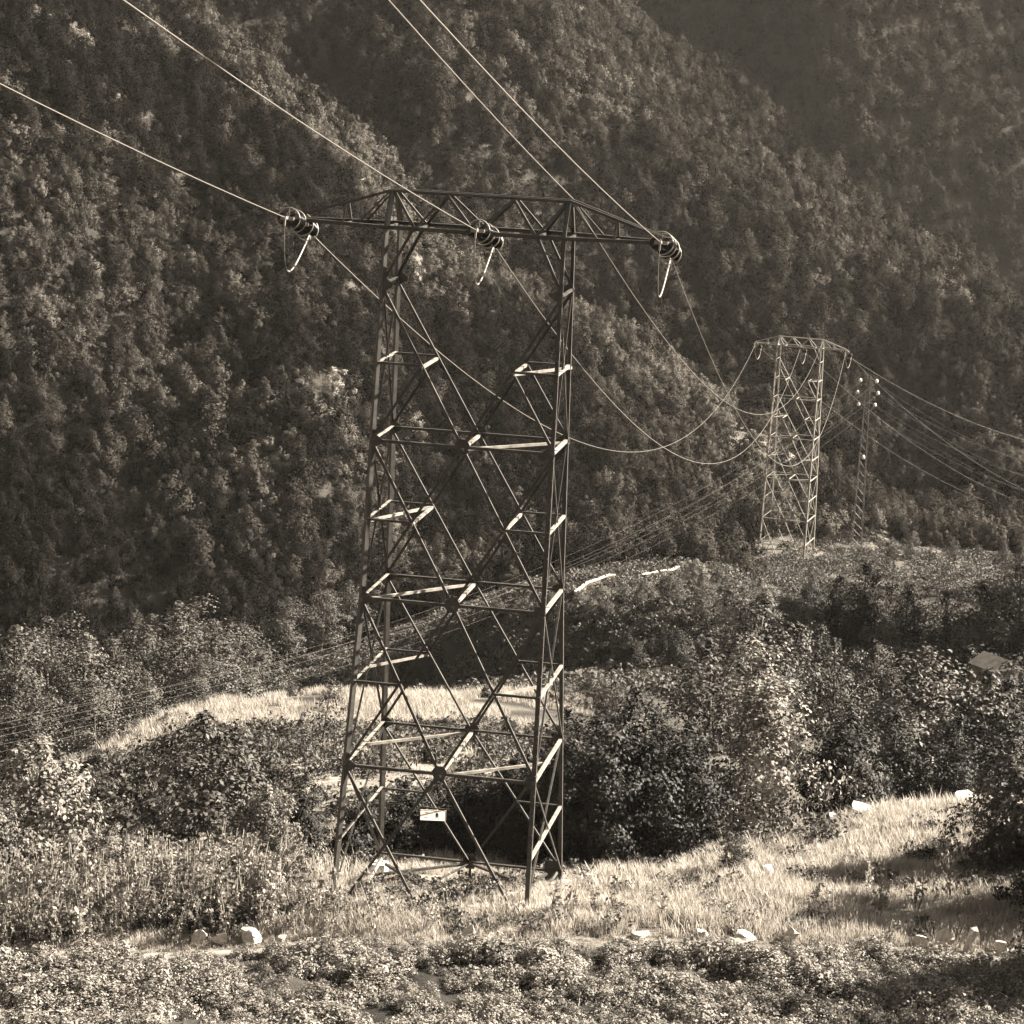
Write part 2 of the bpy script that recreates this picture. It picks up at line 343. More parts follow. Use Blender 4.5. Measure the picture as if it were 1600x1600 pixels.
# ------------------------------------------------------------------ main lattice tower (local frame: u across the line, v along it, z up)
PS = 0.169; TX, TY = -2.08, 126.0
EXT = [0]
def Dz(z): return float(np.interp(z, [-12, 6, 13.71, 21.03, 28.2, 30.8, 32.4], [9.6, 7.2, 5.5, 4.28, 3.32, 2.9, 0.9])) if EXT[0] else float(np.interp(z, [-4, 6, 13.71, 21.03, 28.2, 30.8, 32.4], [11.2, 8.0, 5.5, 4.28, 3.32, 2.9, 0.9]))
def Wz(z): return float(np.interp(z, [-12, 6, 13.71, 21.03, 28.2, 30.8, 32.4], [8.9, 8.6, 8.5, 8.45, 8.42, 8.36, 8.36])) if EXT[0] else float(np.interp(z, [-4, 6, 13.71, 21.03, 28.2, 30.8, 32.4], [9.45, 9.05, 8.7, 8.57, 8.42, 8.36, 8.36]))
def N(su, sv, z): return np.array([su * Wz(z) / 2, sv * Dz(z) / 2, z])
_jit = [0]
def angle_bar(p, q, n, size, rot=0.0, inset=0.0):
    """L section from p to q; n = outward normal of the face it lies in"""
    p, q, n = np.array(p, float), np.array(q, float), np.array(n, float)
    a = q - p; L = np.linalg.norm(a); a = a / L
    n = n - a * (n @ a); n /= np.linalg.norm(n); w_ = np.cross(n, a)
    if w_[2] > 0: w_ = -w_
    if rot:
        c_, s_ = math.cos(rot), math.sin(rot); n, w_ = n * c_ + w_ * s_, w_ * c_ - n * s_
    _jit[0] = (_jit[0] * 7 + 3) % 11
    p = p - n * (inset + 0.004 * _jit[0]) - w_ * size * 0.35; q = q - n * (inset + 0.004 * _jit[0]) - w_ * size * 0.35
    t = max(0.016, size * 0.11)
    prof = [(0, 0), (0, size), (-t, size), (-t, t), (-size, t), (-size, 0)]     # (along n, along w)
    V = [p + n * a0 + w_ * b0 for a0, b0 in prof] + [q + n * a0 + w_ * b0 for a0, b0 in prof]
    F = [[i, (i + 1) % 6, 6 + (i + 1) % 6, 6 + i] for i in range(6)] + [[5, 4, 3, 2, 1, 0][::-1], [6, 7, 8, 9, 10, 11][::-1]]
    return np.array(V), F
def make_tower(label, loc, rz, ext, group):
    EXT[0] = ext
    root = thing('lattice_tower', label, 'power tower', loc, rz, group)
    S = MAT['steel_far' if ext else 'steel']; SP = S if ext else MAT['steel_sunlit']
    def part(name, vf, mat=S):
        me = mesh_np(name, vf[0], vf[1], mat); return ob(name, me, root)
    ZL = [28.2, 21.03, 13.71, 6.0, -1.1] if not ext else [28.2, 21.03, 13.71, 6.0, -1.6, -10.5]; NP = len(ZL) - 1
    fv, bv, ru, lu = (0, -1, 0), (0, 1, 0), (1, 0, 0), (-1, 0, 0)
    foot = {(-1, -1): -0.1, (1, -1): 0.1, (1, 1): -2.0, (-1, 1): -2.0} if not ext else {(-1, -1): -11.3, (1, -1): -11.3, (1, 1): -10.6, (-1, 1): -10.6}
    for (a, b), zf in foot.items():
        # a leg bends where the body narrows: one continuous angle made of stretches
        zs = [zf, 6.0, 13.71, 21.03, 28.2, 30.8, 32.4]
        n = (0, b, 0)
        parts = []
        for i in range(len(zs) - 1):
            p, q = N(a, b, zs[i]), N(a, b, zs[i + 1])
            sz = (0.21 if i < 3 else 0.18) * (1.35 if ext else 1)
            s_ = np.array([a, 0, 0]); ax = (q - p) / np.linalg.norm(q - p)
            if a < 0: e1, e2 = np.array([-0.72, 0.69, 0]), np.array([0.72, 0.69, 0]); p = p + [0.05, 0, 0]; q = q + [0.05, 0, 0]
            else: e1, e2 = np.array([-1.0, 0, 0]), np.array([0, -b, 0.0])
            e1 = e1 - ax * (e1 @ ax); e2 = e2 - ax * (e2 @ ax); e1 /= np.linalg.norm(e1); e2 /= np.linalg.norm(e2)
            t = 0.024
            pr = [(0, 0), (sz, 0), (sz, t), (t, t), (t, sz), (0, sz)]
            V = [p + e1 * x + e2 * y for x, y in pr] + [q + e1 * x + e2 * y for x, y in pr]
            F = [[k, (k + 1) % 6, 6 + (k + 1) % 6, 6 + k] for k in range(6)] + [list(range(6)), list(range(6, 12))[::-1]]
            parts.append((np.array(V), F))
        part('leg', cat_mesh(parts))
        fp = N(a, b, zf)
        V, F = box(fp[0], fp[1], zf - 0.65, 1.0, 1.0, 1.9); V[4:, :2] = fp[:2] + (V[4:, :2] - fp[:2]) * 0.8
        part('footing', (V, F), MAT['concrete'])
    mid = lambda b, z: np.array([0, b * Dz(z) / 2, z])
    smid = lambda a, z: np.array([a * Wz(z) / 2, 0, z])
    for b, n in ((-1, fv), (1, bv)):
        for i in range(NP):
            z1, z2 = ZL[i], ZL[i + 1]; zh = (z1 + z2) / 2
            for a in (-1, 1):
                if b < 0 and i == 3 and not ext:
                    # bottom front panel runs into the ground
                    t = (z1 - 0.1) / (z1 - z2)
                    e = mid(b, z1) + (N(a, b, z2) - mid(b, z1)) * t; part('diagonal_brace', angle_bar(mid(b, z1), e, n, 0.125, inset=0.03))
                    if a < 0:
                        e2 = N(a, b, z1) + (mid(b, z2) - N(a, b, z1)) * t
                        part('diagonal_brace', angle_bar(N(a, b, z1), e2, n, 0.12, inset=0.05))
                    continue
                part('diagonal_brace', angle_bar(N(a, b, z1), mid(b, z2), n, 0.125, inset=0.05))
                if i == 0:
                    x = (N(a, b, z1) + mid(b, z2)) / 2; part('diagonal_brace', angle_bar(x, N(a, b, z2), n, 0.13, inset=0.03))
                else:
                    part('diagonal_brace', angle_bar(mid(b, z1), N(a, b, z2), n, 0.125, inset=0.03))
                x = N(a, b, zh) * 0.5 + mid(b, zh) * 0.5
                part('half_strut', angle_bar(N(a, b, zh), x, n, 0.11, inset=0.02))
        for i in (1, 2, 3) + ((4,) if b > 0 or ext else ()):
            z = ZL[i]; part('horizontal_strut', angle_bar(N(-1, b, z), N(1, b, z), n, 0.14, inset=0.01))
            g = 0.36; c0 = mid(b, z) - np.array([0, b * 0.02, 0])
            pl = [(-g, .1), (-.2, g), (.2, g), (g, .1), (g * .6, -g), (-g * .6, -g)]
            V = [[c0[0] + x, c0[1] - b * d, c0[2] + y] for d in (0, 0.02) for x, y in pl]
            part('gusset_plate', (V, [[0, 1, 2, 3, 4, 5], [11, 10, 9, 8, 7, 6]] + [[k, (k + 1) % 6, 6 + (k + 1) % 6, 6 + k] for k in range(6)]))
        # short braces under the crossarm
        for a in (-1, 1):
            part('diagonal_brace', angle_bar(N(a, b, 28.2), np.array([a * 2.9, b * Dz(30.8) / 2, 30.75]), n, 0.14, inset=0.04))
    for a, n in ((-1, lu), (1, ru)):
        for i in range(NP):
            z1, z2 = ZL[i], ZL[i + 1]; zh = (z1 + z2) / 2
            lo_f = z2 if i < 3 or ext else 0.3
            part('side_brace', angle_bar(N(a, -1, z1), N(a, 1, z2), n, 0.09, inset=0.02))
            part('side_brace', angle_bar(N(a, 1, z1), N(a, -1, lo_f), n, 0.09, inset=0.04))
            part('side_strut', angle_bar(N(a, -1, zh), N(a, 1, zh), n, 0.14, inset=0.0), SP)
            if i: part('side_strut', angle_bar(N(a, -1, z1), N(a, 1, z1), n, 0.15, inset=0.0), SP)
        part('side_strut', angle_bar(N(a, -1, 28.2), N(a, 1, 28.2), n, 0.12, inset=0.0))
    # plan bracing seen as bright bars
    up = np.array([0, 0, 1.0])
    def flat(name, p, q, wd=0.16):
        wd *= .8
        p, q = np.array(p, float), np.array(q, float); a = (q - p); a /= np.linalg.norm(a); s_ = np.cross(a, up); s_ /= np.linalg.norm(s_)
        V = []
        for e in (p, q):
            for x, y in ((-wd / 2, 0), (wd / 2, 0), (wd / 2, -0.12), (wd / 2 - 0.02, -0.12), (wd / 2 - 0.02, -0.02), (-wd / 2, -0.02)): V.append(e + s_ * x + up * (y - 0.05))
        F = [[k, (k + 1) % 6, 6 + (k + 1) % 6, 6 + k] for k in range(6)] + [list(range(6))[::-1], list(range(6, 12))]
        part(name, (np.array(V), F), MAT['steel_sunlit'] if name == 'plan_brace' and not ext else S)
    for z in ZL[1:4]: flat('plan_brace', mid(-1, z), mid(1, z), 0.2)
    flat('plan_brace', mid(-1, 21.03), N(1, 1, 21.03)); flat('plan_brace', N(-1, -1, 13.71), mid(1, 13.71), 0.18)
    flat('plan_brace', smid(-1, 6.0), mid(1, 6.0)); flat('plan_brace', mid(-1, 6.0), smid(1, 6.0)); 
    def X(a, b, z): return np.array([a * Wz(z) / 4, b * Dz(z) / 2, z])
    for a, z in ((-1, 24.6), (1, 24.6), (-1, 17.37), (1, 17.37)): flat('plan_brace', X(a, -1, z), X(a, 1, z), 0.17)
    flat('plan_brace', X(1, -1, 24.6), N(1, 1, 24.6)); flat('plan_brace', N(-1, -1, 17.37), X(-1, 1, 17.37))
    flat('plan_brace', N(-1, -1, 9.85), X(-1, 1, 9.85), 0.12) if False else None
    flat('plan_brace', X(1, -1, 9.85), smid(1, 9.85), 0.13); flat('plan_brace', smid(-1, 9.85), X(-1, 1, 9.85), 0.1)
    # base: plan bars to the middle of the back strut
    if not ext:
        zb = -1.1; c0 = mid(1, zb)
        flat('base_brace', smid(-1, zb) + [0.5, 1.6, 0.1], c0, 0.18); flat('base_brace', c0, smid(1, zb) + [0, 1.0, 0.35], 0.18)
        flat('base_brace', c0, np.array([3.6, 1.2, -0.6]), 0.12); flat('base_brace', c0 + [0, 0, 0], np.array([-1.6, 0.6, -1.2]), 0.13)
        part('base_brace', angle_bar(c0, c0 + [0, -0.3, -2.6], fv, 0.13)); 
        part('gusset_plate', box(N(1, 1, -1.2)[0] - 0.45, N(1, 1, -1.2)[1] - 0.05, -1.35, 0.9, 0.025, 1.5))
    if not ext:
        LW = lambda px, py, Y: (lambda d: np.array([d[0] * math.cos(PS) - d[1] * math.sin(PS), d[0] * math.sin(PS) + d[1] * math.cos(PS), d[2]]))(at(px, py, Y) - np.array([TX, TY, 0]))
        for p, q, w_ in (((550, 1381, 125.5), (796, 1398, 124.5), .13), ((790, 1400, 124.6), (856, 1366, 129), .12), ((815, 1380, 126.5), (858, 1402, 125.5), .11), ((600, 1350, 129), (680, 1398, 124.5), .13), ((572, 1378, 126.5), (596, 1338, 130), .16), ((848, 1398, 126.5), (872, 1362, 129.8), .13)):
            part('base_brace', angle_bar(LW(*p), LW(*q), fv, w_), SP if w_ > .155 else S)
    if not ext:
        pts = []
        for k in range(58):
            z = 3.2 + .45 * k; p = N(1, -1, z); pts.append(tube([p + [-.02, -.02, 0], p + [-.02, -.2, 0]] if k % 2 else [p + [0, .03, 0], p + [.19, .03, 0]], .012, 4))
        part('step_bolts', cat_mesh(pts))['kind'] = 'stuff'
        for a in (-1, 1):
            for b in (-1, 1):
                for z in ZL[:4]:
                    p = N(a, b, z); g = .3
                    V = [[p[0] - a * x, p[1] - b * d, z + y] for d in (.03, .045) for x, y in ((.05, .34), (.2, .3), (.55, .06), (.55, -.1), (.2, -.32), (.05, -.34))]
                    part('gusset_plate', (V, [[0, 1, 2, 3, 4, 5], [11, 10, 9, 8, 7, 6]] + [[k, (k + 1) % 6, 6 + (k + 1) % 6, 6 + k] for k in range(6)]))
    # anti-climbing spikes on the lowest half-level struts
    for a, b in ((-1, -1), (-1, 1), (1, -1), (1, 1)) if not ext else ():
        z = 9.85; x0, x1 = N(a, b, z), X(a, b, z); pts = []
        for k in range(9):
            p = x0 + (x1 - x0) * (0.12 + 0.1 * k); pts.append(tube([p + [0, -b * 0.05, 0], p + [0.12, b * 0.12, -0.3]], [0.018, 0.006], 4))
        part('climbing_spikes', cat_mesh(pts))['kind'] = 'stuff'
    # crossarm
    zb, zt = 30.8, 32.4; T = [-8.75, 8.75]
    for b in (-1, 1):
        n = (0, b, 0)
        part('bottom_chord', cat_mesh([angle_bar((-8.75, b * .35, zb), (-4.18, b * 1.45, zb), n, 0.17), angle_bar((-4.18, b * 1.45, zb), (4.18, b * 1.45, zb), n, 0.18), angle_bar((4.18, b * 1.45, zb), (8.75, b * .35, zb), n, 0.17)]))
        part('top_chord', cat_mesh([angle_bar((-8.75, b * .3, zb + .12), (-4.2, b * .45, zt), n, 0.12), angle_bar((-4.2, b * .45, zt), (4.2, b * .45, zt), n, 0.13), angle_bar((4.2, b * .45, zt), (8.75, b * .3, zb + .12), n, 0.12)]))
        tops = [-4.0, -1.55, 1.55, 4.0]; bots = [-2.8, 0.0, 2.8]
        for k in range(3):
            part('crossarm_brace', angle_bar((tops[k], b * .45, zt - .05), (bots[k], b * 1.4, zb), n, 0.12))
            part('crossarm_brace', angle_bar((bots[k], b * 1.4, zb), (tops[k + 1], b * .45, zt - .05), n, 0.12))
        for s in (-1, 1):
            part('crossarm_brace', angle_bar((s * 6.3, b * .36, zb + .85), (s * 6.3, b * .95, zb), n, 0.09))
            part('crossarm_brace', angle_bar((s * 4.2, b * .45, zt), (s * 5.6, b * 1.1, zb), n, 0.08))
    for u in (-8.6, -6.3, -4.2, -2.8, 0, 2.8, 4.2, 6.3, 8.6):
        d = float(np.interp(abs(u), [0, 4.18, 8.75], [1.45, 1.45, .35])); flat('crossarm_tie', (u, -d, zb + .02), (u, d, zb + .02), 0.14)
    # danger plate
    if ext:
        p = np.array([-0.6, -2.9, 3.0])
        pl = ob('danger_sign', mesh_np('danger_sign', *box(0, 0, 0, 1.3, 0.03, 0.7), MAT['white']), root, p); pl.rotation_euler = (0, 0, .5)
        part('sign_bracket', angle_bar(p + [-1.6, .3, 0], p + [1.6, 0.3, 0], fv, 0.05))
        EXT[0] = 0; return root
    R = Matrix.Rotation(PS, 4, 'Z')
    def loc(px, py, Y):
        p = at(px, py, Y) - np.array([TX, TY, 0]); v = R @ Vector(p); return np.array(v)
    p = loc(677, 1274, 129.6)
    pl = ob('danger_sign', mesh_np('danger_sign', [[-.63, 0, -.26], [.63, 0, -.26], [.63, 0, .26], [-.63, 0, .26]], [[0, 1, 2, 3]], MAT['plate']), root, p); ob('rim', mesh_np('rim', *cat_mesh([box(0, 0, .262, 1.28, .03, .016), box(0, 0, -.262, 1.28, .03, .016), box(.632, 0, 0, .016, .03, .5), box(-.632, 0, 0, .016, .03, .5)]), MAT['white']), pl); pl.rotation_euler = (0, 0, .2); pl['label'] = 'white rectangular danger plate with a small black skull mark'
    sk = []
    k = 18
    for r1, r2, z0 in ((0.075, 0.085, 0.05),):
        V = [[0.18 + r1 * math.cos(6.283 * i / k), y, z0 + r2 * math.sin(6.283 * i / k)] for y in (-0.016, -0.004) for i in range(k)]
        sk.append((np.array(V), [list(range(k)), list(range(k, 2 * k))[::-1]] + [[i, (i + 1) % k, k + (i + 1) % k, k + i] for i in range(k)]))
    sk.append(box(0.18, -0.0115, -0.03, 0.08, 0.006, 0.08))
    for s in (-1, 1):
        V, F = box(0, 0, 0, 0.26, 0.005, 0.03); c_, s_ = math.cos(0.6 * s), math.sin(0.6 * s)
        V = np.stack([0.18 + V[:, 0] * c_ - V[:, 2] * s_, V[:, 1] - 0.0075 - 0.0006 * s, -0.08 + V[:, 0] * s_ + V[:, 2] * c_], 1); sk.append((V, F))
    ob('skull_mark', mesh_np('skull_mark', *cat_mesh(sk), MAT['black']), pl)
    for q in (box(-0.33, -0.006, 0.13, 0.2, 0.004, 0.045), box(-0.35, -0.006, -0.12, 0.16, 0.004, 0.04)): ob('faded_lettering', mesh_np('faded_lettering', *q, MAT['smudge']), pl)
    part('sign_bracket', angle_bar(p + [-0.75, 0.1, 0.34], p + [0.8, 0.1, 0.34], fv, 0.05))
    return root
TG = 'lattice towers of the same power line'
tower = make_tower('tall steel lattice power tower in front, standing in the sunlit grass', (TX, TY, 0), -PS, False, TG)
def tw(u, v, z):
    c_, s_ = math.cos(PS), math.sin(PS)
    return np.array([TX + u * c_ + v * s_, TY - u * s_ + v * c_, z])

# ------------------------------------------------------------------ far tower: same pattern, turned
FTA = at(1251, 541, 510); FRZ = -0.30
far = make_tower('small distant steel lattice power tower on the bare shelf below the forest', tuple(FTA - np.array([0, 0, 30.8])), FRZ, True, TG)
def fw(u, v, z):
    c_, s_ = math.cos(FRZ), math.sin(FRZ); o = np.array(far.location)
    return o + np.array([u * c_ - v * s_, u * s_ + v * c_, z])

# ------------------------------------------------------------------ insulators, wires, jumpers
def disc_mesh():
    prof = [(0.03, 0.085), (0.055, 0.06), (0.05, 0.03), (0.26, 0.0), (0.285, -0.035), (0.2, -0.04), (0.03, -0.05), (0.03, -0.085)]
    k = 14; V = []; F = []
    for r, x in prof:
        for j in range(k): V.append([x, r * math.cos(6.283 * j / k), r * math.sin(6.283 * j / k)])
    for i in range(len(prof) - 1):
        for j in range(k): F.append([i * k + j, i * k + (j + 1) % k, (i + 1) * k + (j + 1) % k, (i + 1) * k + j])
    return mesh_np('insulator_disc', V, F, MAT['glass'], True)
DISC = disc_mesh()
def ring_mesh():
    k = 28; path = [[0, 0.52 * math.cos(6.283 * j / k), 0.52 * math.sin(6.283 * j / k)] for j in range(k)]
    a = tube(path, 0.028, 6, closed=True)
    b = tube([[0, 0.52, 0], [0, 0.2, 0]], 0.02, 5); c = tube([[0, -0.52, 0], [0, -0.2, 0]], 0.02, 5); d = tube([[0, 0, 0.52], [-.1, 0, 0.1]], 0.02, 5)
    return mesh_np('corona_ring', *cat_mesh([a, b, c, d]), MAT['ring'], True)
RING = ring_mesh()
YOKE = mesh_np('yoke_plate', *box(0, 0, 0, 0.08, 0.62, 0.16), MAT['ring'])
CLAMP = mesh_np('clamp', *cat_mesh([box(0.25, 0, 0, 0.5, 0.12, 0.12), box(0.42, 0, -0.2, 0.1, 0.08, 0.36)]), MAT['ring'])
ROD = mesh_np('hanger_rod', *box(0.14, 0, 0, 0.28, 0.06, 0.06), MAT['ring'])
def strain_string(p, d, label, n=7):
    """twin string from anchor p pulling along d"""
    d = Vector(d).normalized()
    t = thing('insulator_string', label, 'insulator', tuple(p), 0, 'insulator strings pulling the conductors')
    t.rotation_euler = d.to_track_quat('X', 'Z').to_euler()
    ob('hanger_rod', ROD, t); ob('yoke_plate', YOKE, t, (0.3, 0, 0))
    for s in (-1, 1):
        for k in range(n): ob('insulator_disc', DISC, t, (0.46 + 0.19 * k, s * 0.27, 0))
    L = 0.46 + 0.19 * n
    ob('yoke_plate', YOKE, t, (L, 0, 0)); ob('clamp', CLAMP, t, (L, 0, 0))
    ob('corona_ring', RING, t, (L - 0.25, 0, 0.0)); ob('corona_ring', RING, t, (0.38, 0, 0.0))
    return np.array(p) + np.array(d) * (L + 0.45)
def catenary(p, q, sag, n=40, t1=1.0):
    t = np.linspace(0, t1, n)[:, None]; P = p + (q - p) * t
    P[:, 2] -= 4 * sag * (t * (1 - t))[:, 0]
    return P
def wire(name, label, P, r, group, mat='wire', k=5):
    o = ob(name, mesh_np(name, *tube(P, r, k), MAT[mat], True)); return tag(o, label, 'power line', group)
PH = [(-8.6, 'left'), (0.25, 'middle'), (8.6, 'right')]
FPH = [-8.6, 0.0, 8.6]
NEARV = np.array([-math.sin(PS), -math.cos(PS), 0])
SAGS = [15.0, 15.5, 15.0]
far_in = []
for i, (u, nm) in enumerate(PH):
    A = tw(u, -0.35, 30.65); B = tw(u, 0.35, 30.55)
    d_in = NEARV * math.cos(0.17) + np.array([0, 0, math.sin(0.17)])
    a = strain_string(A, d_in, f'dark insulator string with corona rings at the {nm} of the near crossarm, toward the camera')
    # incoming span from up the hill behind the camera
    far_end = a + NEARV * 190 + np.array([0, 0, 46.0])
    wire('conductor', f'{nm} conductor sloping down from the upper left to the near tower', catenary(a, far_end, 3.0, 30), 0.022, 'conductors above the camera slope')
    # outgoing span to the far tower
    G = fw(FPH[i], 0, 30.5)
    Gd = np.array(G); dirv = Gd - B; slope0 = (dirv[2] - 4 * SAGS[i]) / np.linalg.norm(dirv[:2])
    d_out = np.array([dirv[0], dirv[1], slope0 * np.linalg.norm(dirv[:2])])
    b = strain_string(B, d_out, f'dark insulator string with corona rings at the {nm} of the near crossarm, toward the valley')
    sl1 = np.array([-dirv[0], -dirv[1], (-dirv[2] - 4 * SAGS[i])])
    g = strain_string(G, sl1, f'tiny insulator string at the {["left end","middle","right end"][i]} of the distant crossarm, toward the near tower')
    wire('conductor', f'{nm} conductor hanging in a deep curve between the two towers', catenary(b, g, SAGS[i], 70), 0.024, 'conductors hanging across the valley')
    # jumper loop
    t = np.linspace(0, 1, 24)[:, None]; dn = np.array([0, 0, 1.0]); J = (1 - t) ** 3 * a + 3 * t * (1 - t) ** 2 * (a - dn * 3.6) + 3 * t * t * (1 - t) * (a * .72 + b * .28 - dn * 2.6) + t ** 3 * b
    wire('jumper_cable', f'short looped jumper cable below the {nm} insulators of the near tower', J, np.where(np.linspace(0, 1, 24) < .42, .012, .042), 'jumper loops', 'ring')
    # onward span to the right
    nxt = at(2150, 640 + 10 * i, 760 - 40 * i)
    dd = nxt - G; d2 = np.array([dd[0], dd[1], dd[2] - 4 * 30])
    h = strain_string(G, d2, f'tiny insulator string at the {["left end","middle","right end"][i]} of the distant crossarm, pulling to the right')
    wire('conductor', f'thin faint conductor leaving the {["left end","middle","right end"][i]} of the distant tower to the right', catenary(h, nxt, 34 - 3 * i, 40), 0.017, 'conductors beyond the distant tower')
    J = g + (h - g) * t; J[:, 2] -= (4 * t * (1 - t))[:, 0] ** 0.8 * 2.3
    wire('jumper_cable', f'tiny jumper loop under the {["left end","middle","right end"][i]} of the distant crossarm', J, 0.045, 'jumper loops', 'ring')
Pk = tw(4.2, 0, 32.5)
wire('ground_wire', 'thin ground wire coming down from the top to the right peak of the near tower', catenary(Pk, Pk + NEARV * 190 + np.array([0, 0, 50.0]), 2.5, 30), 0.022, 'ground wires')
wire('ground_wire', 'thin ground wire from the right peak of the near tower down to the distant tower', catenary(Pk, fw(4.2, 0, 32.5), 12, 60), 0.02, 'ground wires')
wire('ground_wire', 'thin ground wire leaving the distant tower to the right', catenary(fw(4.2, 0, 32.5), at(2100, 600, 700), 20, 40), 0.02, 'ground wires')

# ------------------------------------------------------------------ slender lattice mast with white insulators and its thin wires
mb = at(1336, 880, 518); mtz = at(1352, 585, 518)[2]
def make_mast():
    r = thing('lattice_mast', 'slender dark lattice mast with white insulators right of the distant tower', 'mast', tuple(mb))
    H = mtz - mb[2]
    wz = lambda z: 2.0 - 1.3 * z / H
    S = MAT['steel']
    c = [(-1, -1), (1, -1), (1, 1), (-1, 1)]
    for a, b in c: ob('leg', mesh_np('leg', *tube([[a * wz(0) / 2, b * wz(0) / 2, -.5], [a * wz(H) / 2, b * wz(H) / 2, H]], 0.05, 4), S), r)
    n = 22; zs = np.linspace(0, H, n + 1)
    for f in range(4):
        p1, p2 = c[f], c[(f + 1) % 4]; br = []
        for k in range(n):
            s, e = (p1, p2) if k % 2 else (p2, p1)
            br.append(tube([[s[0] * wz(zs[k]) / 2, s[1] * wz(zs[k]) / 2, zs[k]], [e[0] * wz(zs[k + 1]) / 2, e[1] * wz(zs[k + 1]) / 2, zs[k + 1]]], 0.032, 4))
        ob('zigzag_bracing', mesh_np('zigzag_bracing', *cat_mesh(br), S), r)
    tips = []
    for z, l in ((H - 1.0, 1.55), (H - 3.3, 1.95), (H - 5.6, 1.55)):
        for s in (-1, 1):
            ob('crossarm', mesh_np('crossarm', *tube([[0, 0, z + .25], [s * l, 0, z]], [0.06, 0.04], 4), S), r); tips.append(mb + np.array([s * l, 0, z - 0.15]))
    for s in (-1, 1): ob('footing', mesh_np('footing', *box(s * 1.4, -0.6, 0.1, 1.7, 1.4, 1.2), MAT['concrete']), r)
    return tips
tips = make_mast()
def bell():
    prof = [(0.05, 0.38), (0.2, 0.28), (0.3, 0.06), (0.33, -0.12), (0.25, -0.35), (0.06, -0.4)]; k = 10
    V = [[r * math.cos(6.283 * j / k), r * math.sin(6.283 * j / k), z] for r, z in prof for j in range(k)]
    F = [[i * k + j, i * k + (j + 1) % k, (i + 1) * k + (j + 1) % k, (i + 1) * k + j] for i in range(5) for j in range(k)]
    return mesh_np('insulator', V, F + [list(range(k))[::-1], [5 * k + j for j in range(k)]], MAT['white'], True)
BELL = bell()
rows = ['top', 'middle', 'bottom']
for i, p in enumerate(tips):
    o = ob('insulator', BELL, None, tuple(p)); tag(o, f'small white insulator on the {["left","right"][i % 2]} of the slender mast, {rows[i // 2]} pair', 'insulator', 'white insulators on the mast')
o = ob('insulator', BELL, None, tuple(at(1349, 714, 516.6))); tag(o, 'single white insulator halfway up the slender mast', 'insulator', 'white insulators on the mast')
ends = [(-150, 1160), (-150, 1170), (-150, 1180), (-150, 1194), (-150, 1148), (-150, 1204)]
for i, p in enumerate(tips):
    e = at(*ends[i], 215)
    wire('thin_wire', 'one of six thin wires running from the slender mast across the valley leftwards', catenary(p - np.array([0, 0, .3]), e, 9.0, 60), 0.0052, 'thin wires of the slender mast', 'wire_dull')
    wire('thin_wire', 'faint thin wire leaving the slender mast to the right', catenary(p - np.array([0, 0, .3]), at(2000, 680 + 15 * i, 700), 14.0, 30), 0.007, 'thin wires to the right of the mast', 'wire_dull')

# ------------------------------------------------------------------ plants: leaf clouds on real trunks and limbs
def leaves(centers, radii, per, size, r, up=0.5, flat=1.0, rnd=0.75, core=None, cw_=0.0):
    """per leaves round each centre; returns verts and quad faces"""
    n = len(centers) * per
    c = np.repeat(centers, per, 0); R = np.repeat(radii, per)[:, None]
    d = r.normal(size=(n, 3)); d /= np.linalg.norm(d, axis=1, keepdims=True); d[:, 2] *= flat
    p = c + d * R * (r.random((n, 1)) ** 0.45)
    nn = r.normal(size=(n, 3)) * rnd + d * 0.6 + np.array([0, 0, up])
    if core is not None:
        e = p - core; nn += cw_ * e / (np.linalg.norm(e, axis=1, keepdims=True) + 1e-6)
    nn /= np.linalg.norm(nn, axis=1, keepdims=True)
    t = r.normal(size=(n, 3)); t -= nn * (t * nn).sum(1, keepdims=True); t /= np.linalg.norm(t, axis=1, keepdims=True)
    b = np.cross(nn, t); s = size * (0.6 + 0.8 * r.random((n, 1)))
    V = np.stack([p - t * s * .5, p + b * s * .3 + nn * s * .06, p + t * s * .55 - nn * s * .08, p - b * s * .3 + nn * s * .06], 1).reshape(-1, 3)
    return V, np.arange(n * 4).reshape(-1, 4)
